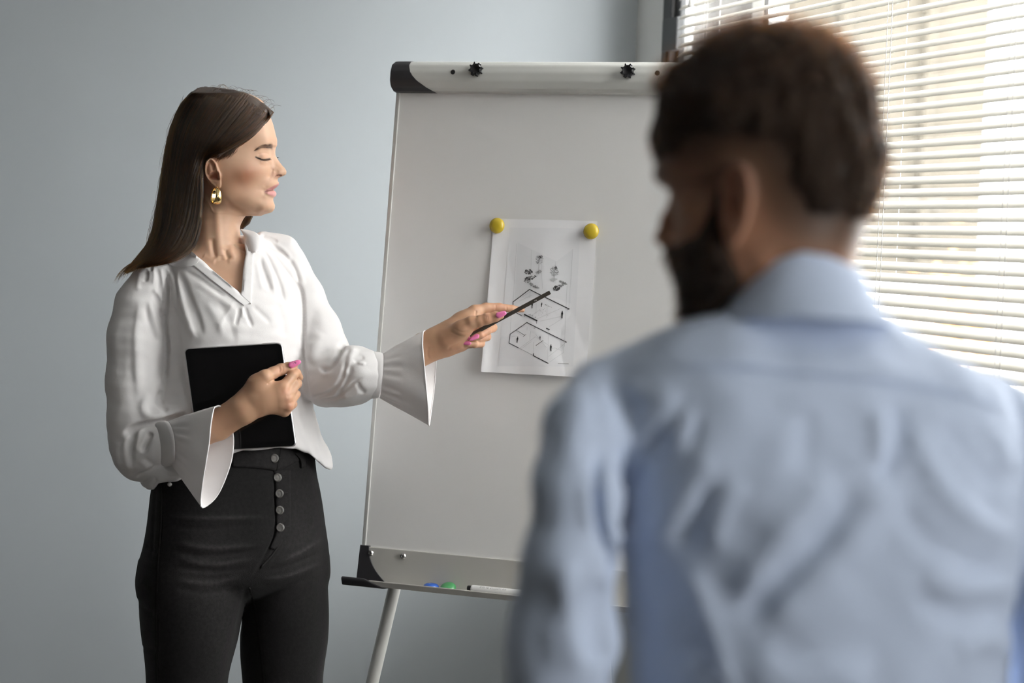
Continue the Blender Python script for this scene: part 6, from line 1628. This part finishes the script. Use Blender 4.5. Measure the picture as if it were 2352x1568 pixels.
    def hang_hand(cx, cy, z, s):
        lo, hi = C3(cx - 170, cy + 500, z), C3(cx + 170, cy - 120, z)
        g = Grid((lo[0], lo[1], z - .07), (hi[0], hi[1], z + .07), .0032)
        g.chain([(cx, cy - 80, z, 42), (cx, cy, z, 44), (cx - 4 * s, cy + 110, z, 58)], .012, ((1, 0, 0), 1.5))
        for k in range(4):
            zz = z - .030 + k * .020; l = (1.0, 1.1, 1.02, .82)[k]
            g.chain([(cx, cy + 60, z, 40), (cx - 6 * s, cy + 175, zz, 24)], .010)
            g.chain([(cx - 6 * s, cy + 175, zz, 24), (cx - 14 * s, cy + 175 + 120 * l, zz, 22), (cx + 6 * s, cy + 175 + 205 * l, zz, 20), (cx + 30 * s, cy + 175 + 260 * l, zz, 16)], .002)
        g.chain([(cx, cy + 20, z - .02, 30), (cx - 10 * s, cy + 110, z - .045, 26), (cx + 10 * s, cy + 190, z - .052, 23), (cx + 22 * s, cy + 245, z - .05, 18)], .006)
        return g.mesh(1)
    H1, F1 = hang_hand(1310, 2330, 1.54, 1); H2, F2 = hang_hand(2395, 2330, 1.68, -1)
    V_, F_, C_, b = [], [], [], 0
    for v, f, cc in ((headV, headF, headC), (cam2world(CV), CF, None), (cam2world(H1), F1, None), (cam2world(H2), F2, None)):
        V_.append(v); F_.append(f + b); C_.append(cc if cc is not None else np.tile(SKM, (len(v), 1))); b += len(v)
    mesh_obj('body', np.concatenate(V_), np.concatenate(F_), M['skin_man'], root, colors=np.concatenate(C_))
    # ------------ shirt
    lo, hi = C3(1060, 2420, 1.66), C3(2620, 560, 1.64)
    g = Grid((lo[0], lo[1], 1.38), (hi[0] + .04, hi[1], 1.90), .0042)
    g.stack([(715, 1625, 2030, 1.640, .062), (735, 1560, 2062, 1.640, .068), (760, 1490, 2100, 1.640, .075), (800, 1420, 2170, 1.640, .085), (850, 1375, 2260, 1.642, .098), (900, 1352, 2310, 1.645, .108), (1010, 1365, 2345, 1.648, .118), (1139, 1395, 2350, 1.650, .124), (1300, 1425, 2330, 1.655, .126), (1450, 1440, 2310, 1.66, .126), (1568, 1446, 2300, 1.665, .124), (1900, 1440, 2280, 1.68, .120), (2330, 1420, 2260, 1.70, .118)], math.radians(8), 2.25, .012)
    g.chain([(1500, 860, 1.635, 70), (1390, 900, 1.615, 72), (1345, 985, 1.580, 92), (1320, 1130, 1.560, 102), (1306, 1300, 1.555, 112), (1298, 1470, 1.565, 120), (1285, 1640, 1.580, 116), (1275, 1850, 1.575, 96), (1300, 2250, 1.540, 66)], .012)
    g.chain([(2270, 930, 1.680, 88), (2370, 1060, 1.675, 104), (2420, 1300, 1.675, 112), (2440, 1560, 1.700, 112), (2435, 1850, 1.710, 92), (2400, 2250, 1.680, 66)], .012)
    V, F = g.mesh(2)
    S = [([(1560, 850), (1700, 848), (1803, 858), (1996, 878), (2180, 905), (2300, 950)], 7, -4.5, 1), ([(1560, 826), (1700, 822), (1870, 826), (2050, 850), (2220, 885)], 22, 3.5), ([(1560, 775), (1700, 765), (1860, 760), (2040, 775)], 25, -3.0), ([(1690, 715), (1800, 700), (1930, 705), (2040, 745), (2130, 810)], 18, 3.0),
         ([(1556, 890), (1490, 965), (1425, 1040)], 26, 8), ([(1540, 985), (1500, 1050), (1445, 1140)], 30, -9), ([(1650, 1030), (1590, 1110), (1540, 1190), (1500, 1270)], 26, 9), ([(1640, 1110), (1600, 1180), (1570, 1270)], 20, -7), ([(1700, 1090), (1660, 1180), (1640, 1280)], 22, 5), ([(1590, 930), (1560, 1010), (1545, 1060)], 16, 5), ([(1610, 960), (1590, 1030)], 14, -5),
         ([(1930, 1070), (1860, 1160), (1777, 1255), (1674, 1400)], 34, 9), ([(1990, 1110), (1900, 1220), (1803, 1322), (1690, 1436)], 26, -10), ([(2070, 1080), (1990, 1210), (1880, 1330), (1740, 1460)], 36, 6), ([(1820, 960), (1790, 1040), (1750, 1130)], 40, 4), ([(1860, 930), (1850, 1030), (1830, 1090)], 22, -4),
         ([(2013, 935), (2020, 1000), (2020, 1075)], 18, 7), ([(2064, 915), (2062, 1010), (2024, 1115)], 20, -8), ([(2092, 945), (2125, 1050), (2190, 1150), (2270, 1210), (2352, 1250)], 26, 9), ([(2160, 960), (2230, 1060), (2300, 1120)], 24, -6), ([(2060, 1130), (2120, 1230), (2230, 1290), (2340, 1310)], 30, -6), ([(2250, 960), (2300, 1030), (2330, 1090)], 20, 6),
         ([(2110, 1315), (2200, 1350), (2330, 1345)], 26, 6), ([(2090, 1370), (2200, 1410), (2330, 1400)], 30, -5), ([(2190, 1500), (2260, 1470), (2340, 1490)], 30, 6), ([(1760, 1480), (1900, 1500), (2060, 1470)], 40, -4), ([(1700, 1540), (1860, 1560), (2020, 1540)], 40, 4),
         ([(1392, 1000), (1372, 1100), (1380, 1210), (1418, 1300), (1440, 1420), (1452, 1560), (1456, 1750)], (9, 12), -22, 1), ([(1362, 1080), (1350, 1150), (1356, 1230)], 14, 8), ([(1330, 1270), (1300, 1330), (1310, 1450), (1340, 1560)], 26, 7), ([(1390, 1330), (1372, 1420), (1390, 1540)], 22, -8), ([(1260, 1330), (1230, 1420), (1240, 1540)], 26, -5), ([(1480, 1260), (1440, 1230), (1410, 1240)], 16, 8),
         ([(1560, 1290), (1610, 1390), (1650, 1500), (1668, 1600)], (34, 16), 8), ([(1470, 1330), (1540, 1400), (1580, 1540)], 50, -7), ([(1345, 860), (1370, 930), (1380, 990)], 8, -5), ([(1345, 905), (1320, 980), (1300, 1080)], 26, 3), ([(1395, 880), (1440, 940), (1470, 1000)], 16, -4), ([(1420, 860), (1470, 900), (1520, 930)], 18, 4)]
    S = [(q[0], q[1], q[2] * (.62 if abs(q[2]) < 15 else 1)) + tuple(q[3:]) for q in S]
    V = sculpt(V, F, S, iters=2); V = lumps(V, F, .0022, 40, 41); V = lumps(V, F, .0009, 110, 42)
    sh = mesh_obj('shirt', cam2world(V), F, M['shirt'], root)
    sb = bvh_arr(V, F)
    # collar: stand and folded leaf
    lo, hi = C3(1600, 760, 1.64), C3(2090, 560, 1.64)
    gc = Grid((lo[0], lo[1], 1.52), (hi[0], hi[1], 1.75), .0022)
    gc.stack([(565, 1742, 1950, 1.634, .062), (600, 1722, 1970, 1.634, .067), (640, 1690, 1994, 1.633, .073), (680, 1664, 2014, 1.633, .079), (715, 1644, 2040, 1.634, .086), (745, 1628, 2060, 1.635, .092)], math.radians(-8), 2.1, .004)
    X, Yc, Z = gc.coords((slice(None),) * 3); Zb = np.broadcast_to(Z, gc.f.shape); px, py = 1176 + FP * X / Zb, 784 - FP * Yc / Zb
    top = np.interp(px, [1640, 1674, 1720, 1772, 1844, 1906, 1973, 2005, 2060], [690, 665, 634, 604, 579, 584, 618, 672, 760])
    low = np.interp(px, [1640, 1690, 1760, 1850, 1940, 2010, 2060], [735, 740, 735, 730, 734, 742, 760]) 
    fc = np.maximum(np.maximum(gc.f, (top - py) * ZM / FP * .8), (py - low) * ZM / FP * .9)
    inner = gc.f + .0075
    gc.f = np.maximum(fc, -np.maximum(inner, np.where(py < top + 14, -1, 1))).astype(np.float32)
    V, F = gc.mesh(1); V = lumps(V, F, .0012, 60, 51)
    co = mesh_obj('collar', cam2world(V), F, M['shirt'], sh)
    V, F = strip_on(sb, [(1560, 838), (1700, 836), (1803, 846), (1996, 866), (2180, 893), (2290, 930)], [(1560, 845), (1700, 843), (1803, 853), (1996, 873), (2180, 900), (2290, 937)], .0022, 1.54, 60, 4, .001); o = mesh_obj('yoke_seam', V, F, M['shirt'], sh); fix_normals(o)
    for (cx, cy, z, r_) in ((1303, 2250, 1.54, 72), (2400, 2250, 1.68, 72)):
        a, b = np.array(W(cx, cy - 120, z)), np.array(W(cx, cy + 30, z)); rr = r_ * z / FP
        o = mesh_obj('cuff', *tube_vf([a, b], [rr, rr * .95], 28, cap=False), M['shirt'], sh); sm = o.modifiers.new('s', 'SOLIDIFY'); sm.thickness = .003
        mesh_obj('cuff_button', *lathe_vf([(.0001, 0), (.005, 0), (.005, .002), (.0001, .0022)], (a + b) / 2 - np.array(FV) * (rr + .001), -np.array(FV), 12), M['shirt_button'], sh)
    # ------------ trousers, belt, shoes
    lo, hi = C3(1330, 4480, 1.76), C3(2330, 2060, 1.70)
    g = Grid((lo[0] - .02, lo[1], 1.50), (hi[0] + .02, hi[1], 1.96), .009)
    g.stack([(2080, 1440, 2262, 1.69, .112), (2220, 1425, 2258, 1.70, .115), (2350, 1415, 2255, 1.70, .118), (2600, 1385, 2250, 1.71, .125), (2800, 1375, 2240, 1.71, .11), (2900, 1420, 2200, 1.72, .07)], math.radians(-6), 2.2, .01)
    g.stack([(2700, 1380, 1815, 1.71, .105), (3300, 1400, 1770, 1.73, .085), (4000, 1410, 1730, 1.77, .075), (4330, 1405, 1730, 1.785, .078)], 0, 2.1, .02); g.stack([(2700, 1800, 2240, 1.71, .105), (3300, 1830, 2200, 1.73, .085), (4000, 1830, 2150, 1.77, .075), (4330, 1825, 2150, 1.785, .078)], 0, 2.1, .02)
    V, F = g.mesh(1); V = lumps(V, F, .003, 30, 61); mesh_obj('trousers', cam2world(V), F, M['trousers'], root)
    for x in (1570, 1990):
        f0 = W(x, 4420, 1.79); d = np.array([math.sin(YAW) - .25, math.cos(YAW), 0]); d /= np.linalg.norm(d)
        heel = np.array([f0[0], f0[1], 0]) - d * .05; toe = heel + d * .24
        g = Grid((min(toe[0], heel[0]) - .08, min(toe[1], heel[1]) - .08, .0), (max(toe[0], heel[0]) + .08, max(toe[1], heel[1]) + .08, .20), .007)
        t_ = lambda p, z: np.array([p[0], p[1], z])
        g.cap(t_(heel, .05), t_(toe, .036), .042, .036, .01); g.cap(t_(heel, .06), t_(heel * .75 + toe * .25, .11), .042, .044, .03)
        X, Y_, Z = g.coords((slice(None),) * 3); g.f = np.maximum(g.f, .012 - Z + 0 * X + 0 * Y_)
        V, F = g.mesh(1); o = mesh_obj('shoe', V, F, M['shoe_man'], root); fix_normals(o)
        ax = d; sd_ = np.cross(ax, (0, 0, 1)); pts = [(heel + toe) / 2 + ax * math.cos(a) * .162 + sd_ * math.sin(a) * .046 for a in np.linspace(0, 2 * PI, 25)[:-1]]
        V = np.array([p + np.array([0, 0, z]) for z in (.001, .022) for p in pts]); F = [tuple(range(24))[::-1], tuple(range(24, 48))] + [(k, (k + 1) % 24, 24 + (k + 1) % 24, 24 + k) for k in range(24)]
        s_ = mesh_obj('sole', V, F, M['black_plastic'], o, smooth=False); fix_normals(s_)
    return root
build_man()
